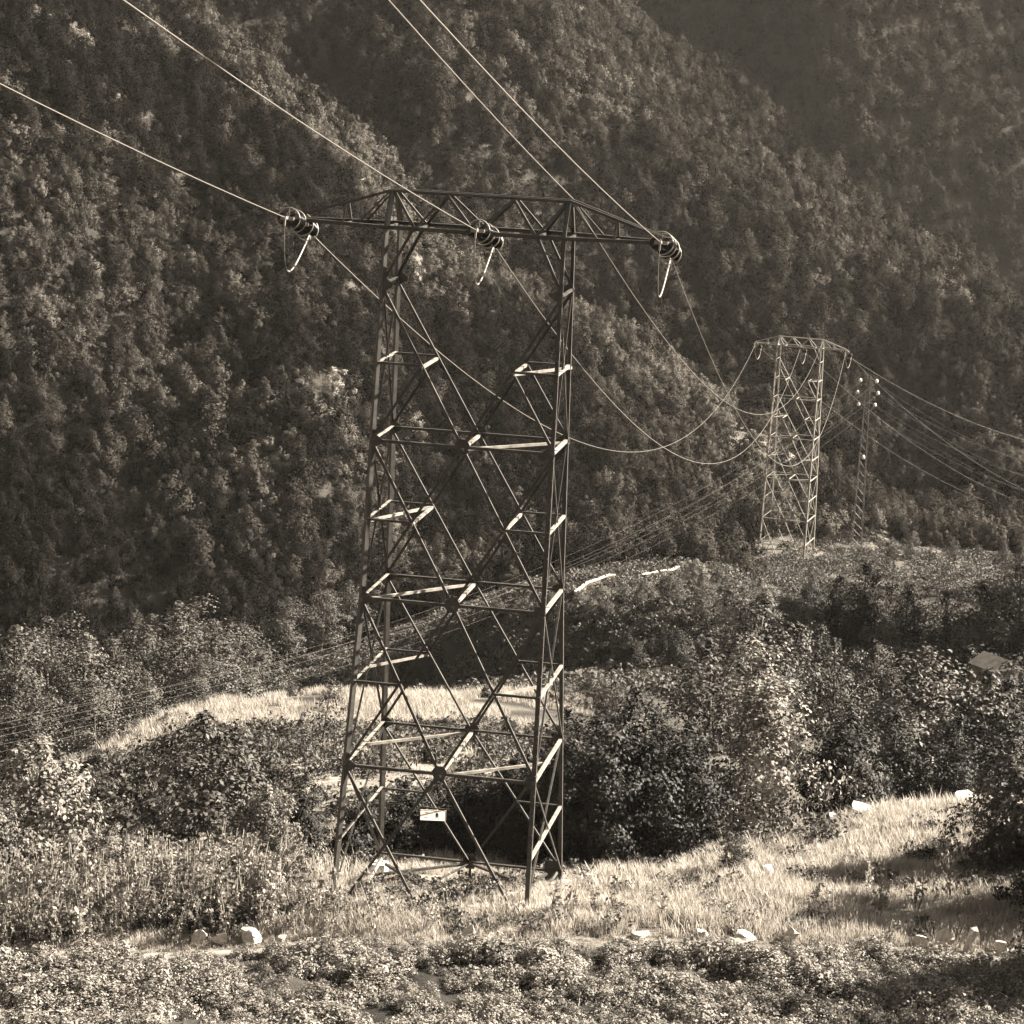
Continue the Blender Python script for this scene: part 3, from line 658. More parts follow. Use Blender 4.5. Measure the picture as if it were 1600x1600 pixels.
def tree_proto(seed, H, Rw, crown0, nl, per, size, kind='round', leaf='leaf', bark='bark', sub=3, lob=0.16, trunk_r=0.02, rnd=0.55, up=0.35, cw_=0.6):
    """returns (trunk mesh, crown mesh); H height, Rw crown half-width, crown0 start of the crown as a share of H"""
    r = np.random.default_rng(seed)
    tb = []; cents = []; rad = []
    bend = r.normal(size=2) * 0.05 * H
    def trunk_at(t): return np.array([bend[0] * t * t, bend[1] * t * t, H * 0.93 * t])
    tt = np.linspace(0, 1, 8)
    P = np.array([trunk_at(t) for t in tt]); P[0, 2] = -0.6
    tb.append(tube(P, trunk_r * H * (1 - 0.85 * tt) + 0.012, 7))
    def env(t):
        s = (t - crown0) / (1 - crown0); s = min(max(s, 0), 1)
        if kind == 'round': return Rw * (math.sin(math.pi * min(1, 0.12 + 0.88 * s)) ** 0.6)
        if kind == 'cone': return Rw * (1 - s) ** 0.75 * min(1, 0.35 + s * 5)
        return Rw * (1 - s ** 2.2) ** 0.5 * min(1, 0.5 + s * 2)      # bushy
    for i in range(nl):
        t = crown0 + (1 - crown0) * (i + r.random()) / nl * 0.97
        s0 = trunk_at(max(0.03, t - 0.1 - 0.1 * r.random())); az = i * 2.4 + r.normal() * 0.4
        L = env(t) * (0.62 + 0.5 * r.random())
        e = trunk_at(t) + np.array([math.cos(az) * L, math.sin(az) * L, r.normal() * 0.03 * H])
        m = s0 * 0.5 + e * 0.5 + np.array([0, 0, -0.02 * H * r.random()]) + r.normal(size=3) * 0.015 * H
        tb.append(tube([s0, m, e], [trunk_r * H * 0.33 * (1 - t * .5), trunk_r * H * 0.2, 0.008], 4))
        for k in range(sub):
            q = s0 + (e - s0) * (0.4 + 0.6 * (k + r.random()) / sub) + r.normal(size=3) * 0.07 * H * np.array([1, 1, .8])
            cents.append(q); rad.append(lob * H * (0.45 + 0.75 * r.random()))
    cents.append(trunk_at(1.0)); rad.append(lob * H * 0.6); cents.append(trunk_at(1.05)); rad.append(lob * H * 0.35)
    V, F = leaves(np.array(cents), np.array(rad), per, size, r, up, 0.85, rnd, np.array([0, 0, H * (.35 + .3 * crown0)]), cw_)
    tv, tf = cat_mesh(tb)
    return mesh_np('trunk', tv, tf, MAT[bark], True), mesh_np('crown', V, F, MAT[leaf])
# size-true prototypes (height in metres)
PR = {
 'tree1': (tree_proto(1, 10, 3.8, .16, 22, 110, .21, 'round', 'leaf', rnd=.5, cw_=.9, lob=.115), 10), 'tree2': (tree_proto(2, 10, 3.4, .10, 24, 105, .21, 'bushy', 'leaf', rnd=.5, cw_=.9, lob=.115), 10),
 'cone': (tree_proto(3, 10, 3.7, .12, 30, 90, .22, 'cone', 'leaf_pale', trunk_r=.012, rnd=.5, cw_=1.0, lob=.11), 10),
 'bush1': (tree_proto(4, 6, 3.6, .06, 26, 100, .18, 'bushy', 'leaf_pale', sub=4, lob=.125, trunk_r=.012, rnd=.5, cw_=.9), 6), 'bush2': (tree_proto(5, 6, 3.1, .05, 24, 100, .18, 'bushy', 'leaf', sub=4, lob=.125, trunk_r=.012, rnd=.5, cw_=.9), 6),
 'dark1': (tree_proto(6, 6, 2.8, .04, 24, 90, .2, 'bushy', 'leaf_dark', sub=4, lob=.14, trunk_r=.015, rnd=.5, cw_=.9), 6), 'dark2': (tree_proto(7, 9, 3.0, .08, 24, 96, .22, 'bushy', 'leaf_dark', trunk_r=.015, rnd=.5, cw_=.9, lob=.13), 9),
 'small': (tree_proto(8, 5, 1.4, .2, 16, 34, .17, 'bushy', 'leaf', sub=2, lob=.11, trunk_r=.012), 5),
 'pale': (tree_proto(18, 6, 2.9, .06, 18, 58, .3, 'round', 'blossom', sub=2, lob=.15, rnd=.4, up=.2, cw_=1.0), 6),
 'far1': (tree_proto(11, 5.6, 2.5, .06, 18, 58, .27, 'round', 'leaf_far', sub=2, lob=.17, rnd=.3, up=.15, cw_=1.3), 5.6),
 'far2': (tree_proto(12, 6.4, 2.2, .06, 18, 58, .27, 'bushy', 'leaf_far', sub=2, lob=.17, rnd=.3, up=.15, cw_=1.3), 6.4),
 'far3': (tree_proto(13, 6.6, 1.8, .06, 18, 58, .27, 'bushy', 'leaf_far', sub=2, lob=.17, rnd=.3, up=.15, cw_=1.3), 6.6),
 'far4': (tree_proto(14, 5.2, 2.8, .06, 18, 58, .27, 'round', 'leaf_far', sub=2, lob=.17, rnd=.3, up=.15, cw_=1.3), 5.2),
 'far5': (tree_proto(15, 6.2, 2.3, .06, 18, 58, .27, 'bushy', 'leaf_far_dark', sub=2, lob=.17, rnd=.3, up=.15, cw_=1.3), 6.2),
 'far6': (tree_proto(16, 5.6, 2.5, .06, 18, 58, .27, 'round', 'leaf_far_dark', sub=2, lob=.17, rnd=.3, up=.15, cw_=1.3), 5.6),
 'far7': (tree_proto(17, 5.0, 2.5, .06, 18, 58, .27, 'round', 'leaf_light', sub=2, lob=.17, rnd=.3, up=.15, cw_=1.3), 5.0),
}
def plant(kind, name, label, cat, x, y, height, width=1.0, group=None, rz=None, z=None):
    (tm, cm), h0 = PR[kind]; s = height / h0
    t = thing(name, label, cat, (x, y, gz(x, y) if z is None else z), random.uniform(0, 6.28) if rz is None else rz, group)
    t.scale = (s * width, s * width, s)
    ob('trunk', tm, t); ob('crown', cm, t)
    return t
def plant_px(kind, name, label, cat, px, Y, top, width=1.0, group=None):
    Y = ST(Y); p = at(px, top, Y); z = gz(p[0], Y); return plant(kind, name, label, cat, p[0], Y, max(1.0, p[2] - z), width, group, z=z)
S_ = plant_px
S_('bush1', 'shrub', 'large pale leafy shrub at the left edge beside the meadow', 'shrub', 60, 133, 1150, 1.0)
S_('bush1', 'shrub', 'pale shrub rising at the lower left corner among tall weeds', 'shrub', -20, 128, 1230, .9)
S_('bush2', 'shrub', 'big rounded shrub, dark on its left side, left of the near tower', 'shrub', 325, 138, 1118, 1.05)
S_('bush1', 'shrub', 'sunlit pale shrub in front of the big rounded shrub', 'shrub', 420, 134.5, 1225, .9)
S_('bush1', 'shrub', 'low pale bush in the weeds left of the rounded shrub', 'shrub', 165, 130, 1290, 1.0)
S_('bush2', 'shrub', 'low bush at the foot of the big rounded shrub', 'shrub', 265, 130, 1325, 1.2)
S_('dark1', 'shrub', 'dark shrub just left of the near tower base', 'shrub', 475, 140, 1215, .8)
S_('small', 'young_tree', 'slender young tree with thin leaves left of the near tower', 'tree', 508, 163, 1066, 1.1)
S_('small', 'young_tree', 'short young tree behind the left leg of the near tower', 'tree', 480, 158, 1120, 1.2)
for i in range(22):  # bushes added to darken a bank that only lies in shade
    px = 640 + 20 * i + random.uniform(-8, 8)
    S_(['dark1', 'bush2', 'dark2'][i % 3], 'bank_shade_bush', 'dark bush added to deepen shade on the bank behind the meadow', 'bush', px, np.interp(px, [640, 1060], [308, 258]) + random.uniform(-10, 3), np.interp(px, [640, 1060], [1012, 975]) + random.uniform(-8, 26), 1.0, 'bushes added to deepen the bank shade')
for i, (px, Y, top, k) in enumerate([(560, 141, 1235, 'dark1'), (625, 143, 1222, 'dark1'), (690, 143.5, 1232, 'dark1'), (755, 144, 1215, 'dark1'), (820, 143.5, 1190, 'dark1'), (875, 143, 1140, 'dark2'), (935, 142, 1120, 'dark2'), (985, 143, 1095, 'dark2'),
                                     (1030, 144, 1110, 'dark2'), (1080, 143.5, 1130, 'dark2'), (890, 149, 1105, 'dark2'), (1000, 151, 1075, 'dark2'), (590, 148, 1225, 'dark1'), (720, 149, 1205, 'dark1'), (800, 150, 1175, 'dark1')]):
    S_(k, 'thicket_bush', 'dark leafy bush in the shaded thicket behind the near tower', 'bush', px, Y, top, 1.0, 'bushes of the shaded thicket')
S_('cone', 'tree', 'tall sunlit tree with a thin straight trunk in the middle of the right thicket', 'tree', 1222, 148, 1005, 1.0)
S_('tree2', 'tree', 'leafy tree with a bright crown just left of the tall straight-trunked tree', 'tree', 1120, 153, 1000, 1.0)
S_('tree1', 'tree', 'loose tree behind the tall straight-trunked tree, its crown seen above', 'tree', 1185, 178, 925, 1.0)
S_('dark1', 'shrub', 'rounded dark shrub right of the tall straight-trunked tree', 'shrub', 1330, 151, 1120, 1.0)
S_('tree2', 'tree', 'broad tree with feathery top on the right, beyond the grassy knoll', 'tree', 1450, 165, 1010, 1.15)
S_('dark2', 'tree', 'dark tree in the hollow behind the grassy knoll', 'tree', 1400, 158, 1110, 1.1)
S_('dark2', 'tree', 'dark tree between the broad feathery tree and the right edge', 'tree', 1500, 158, 1120, 1.1)
S_('dark2', 'tree', 'tree at the right edge above the shrub on the knoll', 'tree', 1575, 165, 1060, 1.0)
S_('dark2', 'tree', 'dark bushy tree standing just in front of the hut', 'tree', 1548, 186, 1046, 1.1)
S_('dark1', 'shrub', 'low dark shrub in the middle of the sunlit meadow', 'shrub', 700, 172, 1122, 1.5)
S_('dark1', 'shrub', 'low dark shrub in the meadow behind the right leg of the near tower', 'shrub', 800, 171, 1128, 1.6)
for px, Y, top, k in [(215, 186, 1128, 'bush1'), (262, 184, 1112, 'bush1'), (318, 190, 1092, 'bush2'), (372, 193, 1080, 'bush1'), (300, 176, 1130, 'bush1'), (455, 196, 1076, 'bush2'), (880, 196, 1060, 'bush2'), (930, 200, 1050, 'bush1'), (960, 192, 1062, 'bush2'), (760, 203, 1074, 'dark1'), (655, 176, 1122, 'dark1')]:
    S_(k, 'meadow_bush', 'low bush along the edge of the pale meadow', 'bush', px, Y, top, 1.15, 'bushes along the meadow')
S_('tree2', 'tree', 'tree cut by the right edge behind the pale hut roof', 'tree', 1620, 185, 1010, 1.0)
S_('bush2', 'shrub', 'leafy shrub at the right edge standing on the grassy knoll', 'shrub', 1600, 131, 1155, 1.0)
S_('bush2', 'shrub', 'low dark shrub at the right edge beside the grassy knoll', 'shrub', 1570, 134, 1240, .8)
S_('bush2', 'shrub', 'small bush beside the white boulder on the grass', 'bush', 1150, 130, 1300, .85)
for px, Y, top, k in [(1690, 122, 1180, 'bush2'), (1770, 122.5, 1100, 'tree2'), (1860, 124, 1020, 'tree1'), (1740, 120.5, 1190, 'bush2'), (1665, 132, 1130, 'bush2'), (1690, 110.2, 1340, 'bush2'), (1780, 110.6, 1210, 'tree2'), (1890, 111, 1100, 'tree1')]:
    S_(k, 'roadside_tree', 'leafy tree beyond the right edge whose shade lies on the grass', 'tree', px, Y, top, 1.0, 'trees beyond the right edge')
for px, Y, top, k in [(20, 300, 985, 'tree2'), (75, 310, 975, 'tree1'), (130, 296, 1000, 'tree2'), (185, 305, 1005, 'tree1'), (235, 300, 985, 'tree2'), (285, 312, 950, 'tree1'), (330, 300, 975, 'tree2'), (370, 305, 985, 'tree1'), (60, 260, 1085, 'tree2'), (150, 262, 1070, 'tree1'),
                      (230, 265, 1055, 'tree1'), (310, 268, 1030, 'tree2'), (390, 300, 1010, 'tree1'), (450, 322, 940, 'tree2'), (505, 325, 930, 'tree1'), (550, 328, 915, 'tree2'), (350, 280, 1020, 'tree2'), (420, 290, 1030, 'tree1')]:
    S_(k, 'valley_tree', 'sunlit broadleaf tree at the foot of the left hill', 'tree', px, Y, top - 8, 1.15, 'trees at the foot of the left hill')
for px, Y, top, k in [(905, 281, 925, 'bush2'), (940, 278, 912, 'bush1'), (975, 275, 915, 'bush2'), (1010, 272, 905, 'bush1'), (1045, 268, 895, 'bush2'), (1090, 305, 873, 'bush1'), (1120, 306, 880, 'bush2'), (1060, 266, 915, 'tree1'), (1000, 270, 925, 'bush2'), (925, 275, 935, 'bush1'), (1100, 262, 900, 'tree2'), (1145, 260, 900, 'tree1'), (860, 285, 925, 'bush2'), (820, 290, 932, 'bush1'), (780, 295, 938, 'bush2'), (950, 271, 935, 'bush2'),
                      (1160, 256, 915, 'tree2'), (1200, 255, 925, 'tree1'), (1240, 258, 920, 'tree2'), (1190, 300, 905, 'bush1')]:
    S_(k, 'terrace_bush', 'sunlit bush on the bank beside the pale stone wall', 'bush', px, Y, top, 1.0, 'bushes on the bank by the wall')
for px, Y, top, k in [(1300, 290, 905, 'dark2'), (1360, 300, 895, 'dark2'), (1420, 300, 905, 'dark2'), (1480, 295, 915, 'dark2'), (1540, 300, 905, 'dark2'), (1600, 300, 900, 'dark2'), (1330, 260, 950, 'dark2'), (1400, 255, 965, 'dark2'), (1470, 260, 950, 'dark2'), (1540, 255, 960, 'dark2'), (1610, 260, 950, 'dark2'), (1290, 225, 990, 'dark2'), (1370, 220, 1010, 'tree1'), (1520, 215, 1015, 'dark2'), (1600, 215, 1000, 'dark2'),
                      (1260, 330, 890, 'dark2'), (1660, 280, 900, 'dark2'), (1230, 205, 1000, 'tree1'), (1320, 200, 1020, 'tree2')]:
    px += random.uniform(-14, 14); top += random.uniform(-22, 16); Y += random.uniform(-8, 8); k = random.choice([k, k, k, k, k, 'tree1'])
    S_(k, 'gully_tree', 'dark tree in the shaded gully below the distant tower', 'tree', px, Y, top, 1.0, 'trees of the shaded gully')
for px, Y, top, k in [(1395, 398, 838, 'tree2'), (1425, 400, 830, 'tree1'), (1455, 402, 850, 'tree2'), (1490, 402, 838, 'tree1'), (1530, 404, 850, 'tree2'), (1570, 402, 845, 'tree1'), (1375, 404, 850, 'bush2'), (1600, 398, 835, 'tree2')]:
    S_(k, 'shelf_tree', 'small leafy tree at the back of the bare shelf', 'tree', px, Y, top, 1.0, 'trees along the bare shelf')

# ------------------------------------------------------------------ forest on the hills
def forest_points(n, y0, y1, seed):
    r = np.random.default_rng(seed)
    y = y0 + (y1 - y0) * r.random(n); x = (r.random(n) * 2 - 1) * 0.34 * (y + 40)
    return x, y
def thin(x, y, d, seed):
    """keep at most one point per cell, cells jittered"""
    k = np.floor(x / d).astype(np.int64) * 100003 + np.floor(y / d).astype(np.int64)
    _, i = np.unique(k, return_index=True); return x[i], y[i]
fx, fy, fs = [], [], []
for y0, y1, d, sc in ((392, 640, 3.1, 1.0), (640, 920, 3.8, 1.2), (920, 1330, 5.0, 1.5)):
    x, y = forest_points(160000, y0, y1, int(y0)); x, y = thin(x, y, d, 1)
    fx.append(x); fy.append(y); fs.append(np.full(len(x), sc))
fx = np.concatenate(fx); fy = np.concatenate(fy); fs = np.concatenate(fs)
fz = ground_z(fx, fy); q = proj(np.stack([fx, fy, fz], 1))
r = np.random.default_rng(5)
keep = fbm(fx, fy, 22, 61) > -0.72
keep &= ~((q[:, 1] > 846) & (fx > 36) & (fx < 125) & (fy < 535))                                # bare shelf under the distant tower
ra_y = np.interp(fx, RA[0][:, 0], RA[0][:, 1])
bright = (np.abs(fy - ra_y) < 16) & (q[:, 0] > 1080) & (q[:, 0] < 1330) & (fy < 640)
keep &= ~(bright & (r.random(len(fx)) < 0.5))
crest = np.clip(1 - np.abs(fy - ra_y + 14) / 30, 0, 1) * (fbm(fx, fy, 16, 63) > .1) * (fx < RA[0][-1, 0])
keep &= ~(r.random(len(fx)) < 0.5 * crest)
keep &= ~((np.abs(q[:, 0] - 520) < 18) & (np.abs(q[:, 1] - 600) < 18))
keep &= (q[:, 0] > -450) & (q[:, 0] < 2050) & (q[:, 1] > -350)
base = base_z(fx, fy); keep &= (fz > base + 0.5) | (fy > 398)
fx, fy, fz, fs, q = fx[keep], fy[keep], fz[keep], fs[keep], q[keep]
size = fs * (0.7 + 0.65 * r.random(len(fx)) ** 1.5) * (1 + 0.5 * fbm(fx, fy, 30, 71))
inview = (q[:, 0] > 10) & (q[:, 0] < 1590) & (q[:, 1] > 30) & (q[:, 1] < 1100)
order = np.argsort(np.where(inview, fy, 9e9)); ind = order[:300]
rest = np.setdiff1d(np.arange(len(fx)), ind)
kinds = ['far1', 'far2', 'far3', 'far4', 'far5', 'far6', 'far7']
pd = np.clip(.3 + .9 * fbm(fx, fy, 60, 131), 0, .9) + np.where((fy < ra_y[keep] - 35) & (fx < 12), .5 + .9 * fbm(fx, fy, 38, 141), 0)  # dark leaf kinds gathered low on the left slope paint in its shade
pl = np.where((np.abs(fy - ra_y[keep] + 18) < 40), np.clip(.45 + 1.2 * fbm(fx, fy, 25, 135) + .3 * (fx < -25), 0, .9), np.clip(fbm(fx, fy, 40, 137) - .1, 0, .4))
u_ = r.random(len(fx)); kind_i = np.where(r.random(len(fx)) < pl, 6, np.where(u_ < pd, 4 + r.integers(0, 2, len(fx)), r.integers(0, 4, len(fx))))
def ZONE(px):
    for lim, t in ((180, 'near the left edge above the valley trees'), (400, 'left of the near tower above the valley trees'), (560, 'just left of the near tower'), (720, 'seen through the left half of the near tower'), (900, 'seen through the right half of the near tower'), (1100, 'above the pale stone wall'), (1250, 'left of the distant tower')):
        if px < lim: return 'small forest tree low on the hill ' + t
    return 'small forest tree low on the hill right of the distant tower'
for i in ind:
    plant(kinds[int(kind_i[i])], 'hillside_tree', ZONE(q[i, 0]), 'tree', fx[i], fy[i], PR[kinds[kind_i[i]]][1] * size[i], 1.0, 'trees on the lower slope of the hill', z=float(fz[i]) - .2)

def scatter(name, P, rot, scl, idx, protos, label, kind='stuff'):
    me = bpy.data.meshes.new(name); me.vertices.add(len(P)); me.vertices.foreach_set('co', np.asarray(P, np.float32).ravel())
    a = me.attributes.new('rot', 'FLOAT_VECTOR', 'POINT'); a.data.foreach_set('vector', np.asarray(rot, np.float32).ravel())
    a = me.attributes.new('scl', 'FLOAT_VECTOR', 'POINT'); a.data.foreach_set('vector', np.asarray(scl, np.float32).ravel())
    a = me.attributes.new('idx', 'INT', 'POINT'); a.data.foreach_set('value', np.asarray(idx, np.int32))
    o = ob(name, me); tag(o, label, None, None, kind)
    g = bpy.data.node_groups.new(name + '_nodes', 'GeometryNodeTree')
    g.interface.new_socket('Geometry', in_out='INPUT', socket_type='NodeSocketGeometry'); g.interface.new_socket('Geometry', in_out='OUTPUT', socket_type='NodeSocketGeometry')
    gi = g.nodes.new('NodeGroupInput'); go = g.nodes.new('NodeGroupOutput'); jn = g.nodes.new('GeometryNodeJoinGeometry')
    def attr(nm, ty):
        n = g.nodes.new('GeometryNodeInputNamedAttribute'); n.data_type = ty; n.inputs[0].default_value = nm; return n.outputs[0]
    ro, sc, ix = attr('rot', 'FLOAT_VECTOR'), attr('scl', 'FLOAT_VECTOR'), attr('idx', 'INT')
    for k, p in enumerate(protos):
        cm = g.nodes.new('FunctionNodeCompare'); cm.data_type = 'INT'; cm.operation = 'EQUAL'
        ints = [s for s in cm.inputs if s.type == 'INT']; g.links.new(ix, ints[0]); ints[1].default_value = k
        oi = g.nodes.new('GeometryNodeObjectInfo'); oi.inputs['Object'].default_value = p; oi.inputs['As Instance'].default_value = True
        ip = g.nodes.new('GeometryNodeInstanceOnPoints')
        g.links.new(gi.outputs[0], ip.inputs['Points']); g.links.new(cm.outputs[0], ip.inputs['Selection']); g.links.new(oi.outputs['Geometry'], ip.inputs['Instance'])
        g.links.new(ro, ip.inputs['Rotation']); g.links.new(sc, ip.inputs['Scale']); g.links.new(ip.outputs[0], jn.inputs[0])
    g.links.new(jn.outputs[0], go.inputs[0])
    md = o.modifiers.new('scatter', 'NODES'); md.node_group = g
    return o
def joined(nm, kind):
    (tm, cm), h = PR[kind]
    me = cm.copy(); me.name = nm; o = ob(nm, me, link=False); return o
fp = [joined('forest_crown', k) for k in kinds]
n = len(rest)
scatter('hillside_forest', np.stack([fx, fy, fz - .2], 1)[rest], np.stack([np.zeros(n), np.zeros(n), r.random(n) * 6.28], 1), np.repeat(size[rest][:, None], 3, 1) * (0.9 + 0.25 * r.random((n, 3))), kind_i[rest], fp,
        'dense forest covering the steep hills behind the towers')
print('forest', n)

# ------------------------------------------------------------------ grass, weeds, ground cover
def tuft(seed, nb, h, spread, wd, lean=0.55):
    r = np.random.default_rng(seed); V = []; F3 = []; F4 = []
    for i in range(nb):
        b = np.append(r.normal(size=2) * spread, -0.05); hh = h * (0.5 + 0.7 * r.random()); az = r.random() * 6.283
        d = np.array([math.cos(az), math.sin(az), 0]); s = np.array([-d[1], d[0], 0]) * wd * (0.6 + 0.8 * r.random()); l = lean * hh * (0.3 + r.random())
        k = len(V)
        V += [b - s, b + s, b + d * l * .35 + [0, 0, hh * .6] + s * .8, b + d * l * .35 + [0, 0, hh * .6] - s * .8, b + d * l + [0, 0, hh]]
        F4.append([k, k + 1, k + 2, k + 3]); F3.append([k + 3, k + 2, k + 4])
    return mesh_np('tuft', V, [np.array(F4), np.array(F3)], MAT['grass'])
TUFT = [ob('tuft', tuft(100 + k, 16, .55, .14, .016), link=False) for k in range(4)]
def herb(seed, n, h, spread, size, mat):
    r = np.random.default_rng(seed)
    c = np.stack([r.normal(size=n) * spread, r.normal(size=n) * spread, h * (0.15 + 0.85 * r.random(n) ** .7)], 1)
    V, F = leaves(c, np.full(n, size * 1.2), 5, size, r, up=.7)
    return mesh_np('herb', V, F, MAT[mat])
def cushion(seed):
    r = np.random.default_rng(seed); n = 40
    a = r.random(n) * 6.283; t = r.random(n) ** .6; c = np.stack([.42 * t * np.cos(a), .42 * t * np.sin(a), .40 * (1 - t * t) + .04], 1) * (1 + .15 * r.normal(size=(n, 1)))
    V, F = leaves(c, np.full(n, .12), 7, .082, r, up=.25, rnd=.5, core=np.array([0, 0, -.1]), cw_=1.1)
    return mesh_np('cushion', V, F, MAT['cover'])
HERB = [ob('cushion', cushion(200 + k), link=False) for k in range(5)]
SHERB = [ob('herb', herb(220 + k, 18, .35, .22, .13, 'scrub_leaf'), link=False) for k in range(4)]
def stalk_plant(seed, h):
    r = np.random.default_rng(seed); tb = []; cs = []
    for s in range(2 + int(r.integers(2))):
        b = np.array([r.normal() * .12, r.normal() * .12, -.1]); e = np.array([b[0] + r.normal() * .22, b[1] + r.normal() * .22, h * (.6 + .5 * r.random())]); m = (b + e) / 2 + r.normal(size=3) * .06
        tb.append(tube([b, m, e], [.028, .02, .009], 4))
        for k in range(9): cs.append(b + (e - b) * (0.3 + .7 * r.random()) + r.normal(size=3) * .1)
    V1, F1 = cat_mesh(tb); V2, F2 = leaves(np.array(cs), np.full(len(cs), .14), 3, .17, r, up=.4)
    me = mesh_np('weed', np.concatenate([V1, V2]), [np.array([f for f in F1 if len(f) == 4]), F2 + len(V1)], MAT['weed_tall'])
    return me
WEED = [ob('weed', stalk_plant(300 + k, 2.0), link=False) for k in range(5)]
def area(n, y0, y1, seed, half=0.33):
    r = np.random.default_rng(seed); y = y0 + (y1 - y0) * r.random(n); x = (r.random(n) * 2 - 1) * half * (y + 8) * 0.85
    return x, y, ground_z(x, y), r
def put(name, x, y, z, r, sc, protos, label, tilt=.12):
    n = len(x); rot = np.stack([r.normal(size=n) * tilt, r.normal(size=n) * tilt, r.random(n) * 6.28], 1)
    scatter(name, np.stack([x, y, z], 1), rot, np.repeat(np.asarray(sc)[:, None], 3, 1) * (0.85 + .3 * r.random((n, 3))), r.integers(0, len(protos), n), protos, label)
# grass on the terrace and knoll, and on the meadow behind
x, y, z, r = area(94000, 114.3, 153, 11, .43); dens = fbm(x, y, 5, 91) + .6 * fbm(x, y, 1.7, 92); k = (dens > -.2) | (r.random(len(x)) < .25)
k &= ~((x < -6) & (y > 117) & (r.random(len(x)) < .65))
x2, y2, z2, r2 = area(42000, 156, 216, 12, .3); k2 = (z2 > -17) & (r2.random(len(x2)) < np.clip((y2 - 168) / 8, .12, 1)) & (fbm(x2, y2, 7, 93) + .3 * fbm(x2, y2, 2, 94) > -.05) & (r2.random(len(x2)) < np.clip((proj(np.stack([x2, y2, z2], 1))[:, 0] - 930) / -200, .06, 1)) & (r2.random(len(x2)) < np.clip((proj(np.stack([x2, y2, z2], 1))[:, 0] - 120) / 230, .08, 1))
x3, y3, z3, r3 = area(9000, 455, 526, 13, .3); k3 = (x3 > 36) & (x3 < 125) & (r3.random(len(x3)) < .12)
X_ = np.concatenate([x[k], x2[k2], x3[k3]]); Y_ = np.concatenate([y[k], y2[k2], y3[k3]]); Z_ = np.concatenate([z[k], z2[k2], z3[k3]])
sc = np.concatenate([(.45 + .75 * r.random(k.sum())) * (1 + 1.2 * fbm(x[k], y[k], 3, 95)) * np.clip((y[k] - 113.6) / 2.6, .3, 1) * np.where((np.abs(x[k] + 1.5) < 6.5) & (np.abs(y[k] - 126) < 6.5), .5, 1), .9 + .5 * r.random(k2.sum()), .9 + .4 * r.random(k3.sum())])
put('grass', X_, Y_, Z_, r, sc, TUFT, 'pale dry grass on the terrace, knoll and meadow')
x, y, z, r = area(12500, 96, 115.2, 14, .43); k = (fbm(x, y, 2.4, 97, 3) > -.08 - .35 * r.random(len(x))) & (y < 114.3 + 1.8 * fbm(x, y, 3, 43))
k |= (r.random(len(x)) < .18) & (y < 113.6)
put('ground_cover', x[k], y[k], z[k] - .03, r, (.5 + 1.1 * r.random(k.sum()) ** 1.4) * np.clip((116.2 - y[k]) / 3, .5, 1) * (1 + 1.1 * fbm(x[k], y[k], 2.4, 97, 3)), HERB, 'low leafy ground cover across the foot of the photo', .25)
x, y, z, r = area(3400, 116, 150, 19, .43); k = (x > -6) & (fbm(x, y, 4, 101) > .05)
put('grass_herbs', x[k], y[k], z[k], r, .7 + .9 * r.random(k.sum()), SHERB, 'dark leafy herbs growing in clumps among the dry grass', .2)
x, y, z, r = area(7000, 115.2, 136, 15); pr = np.clip((-3.5 - x) / 10 + .3, .04, 1) * np.where(y > 125, np.clip((-9 - x) / 5, 0, 1), 1) * np.where(y < 117, .45, 1) * .7
k = (r.random(len(x)) < pr) & (fbm(x, y, 4, 99) > -.32) & ~((np.abs(x + 2) < 7.5) & (y > 119))
put('tall_weeds', x[k], y[k], z[k], r, .5 + .95 * r.random(k.sum()) ** 1.5, WEED, 'tall leafy weeds and dry stalks in front of the left bushes', .16)
x, y, z, r = area(46000, 116, 530, 16, .34); qd = proj(np.stack([x, y, z], 1))
k = ((y > 210) & (r.random(len(x)) < .9)) | ((y > 137) & (y < 176) & (x < 18) & (r.random(len(x)) < .8)) | ((x < -9) & (y < 175)); k &= fbm(x, y, 7, 87) > -.25
put('scrub', x[k], y[k], z[k], r, np.where(y[k] > 200, 2.2, 1.6) * (.6 + .8 * r.random(k.sum())), SHERB, 'low scrub covering the banks and the valley floor', .2)

# ------------------------------------------------------------------ stones
def rock(seed, n=2):
    r = np.random.default_rng(seed)
    import bmesh
    bm = bmesh.new(); bmesh.ops.create_icosphere(bm, subdivisions=2, radius=1.0)
    V = np.array([v.co[:] for v in bm.verts]); F = [[v.index for v in f.verts] for f in bm.faces]; bm.free()
    for k in range(14):
        d = r.normal(size=3); d /= np.linalg.norm(d); h = .3 + .38 * r.random(); s = V @ d; V = V - np.outer(np.maximum(s - h, 0), d)
    V *= 1 + .06 * r.normal(size=(len(V), 1))
    return mesh_np('rock', V, F, MAT['stone'])
ROCKS = [rock(400 + k) for k in range(7)]
def stone(label, px, py, Y, wpx, hpx, i, cat='stone', name='stone', group=None, sink=.2):
    p = at(px, py, Y); z = gz(p[0], Y); wpx *= 1.2; hpx *= 1.5; sx = wpx / 34 / 2 * (Y / 126); sz = hpx / 34 / 2 * (Y / 126)
    o = ob(name, ROCKS[i % 7], None, (p[0], Y, z + sz * (1 - sink * 2) )); o.scale = (sx, sx * .8, sz * 1.25); o.rotation_euler = (random.uniform(-.25, .25), random.uniform(-.25, .25), random.uniform(0, 6.28) if False else random.uniform(-.5, .5))
    return tag(o, label, cat, group)
EG = 'pale stones along the terrace edge'
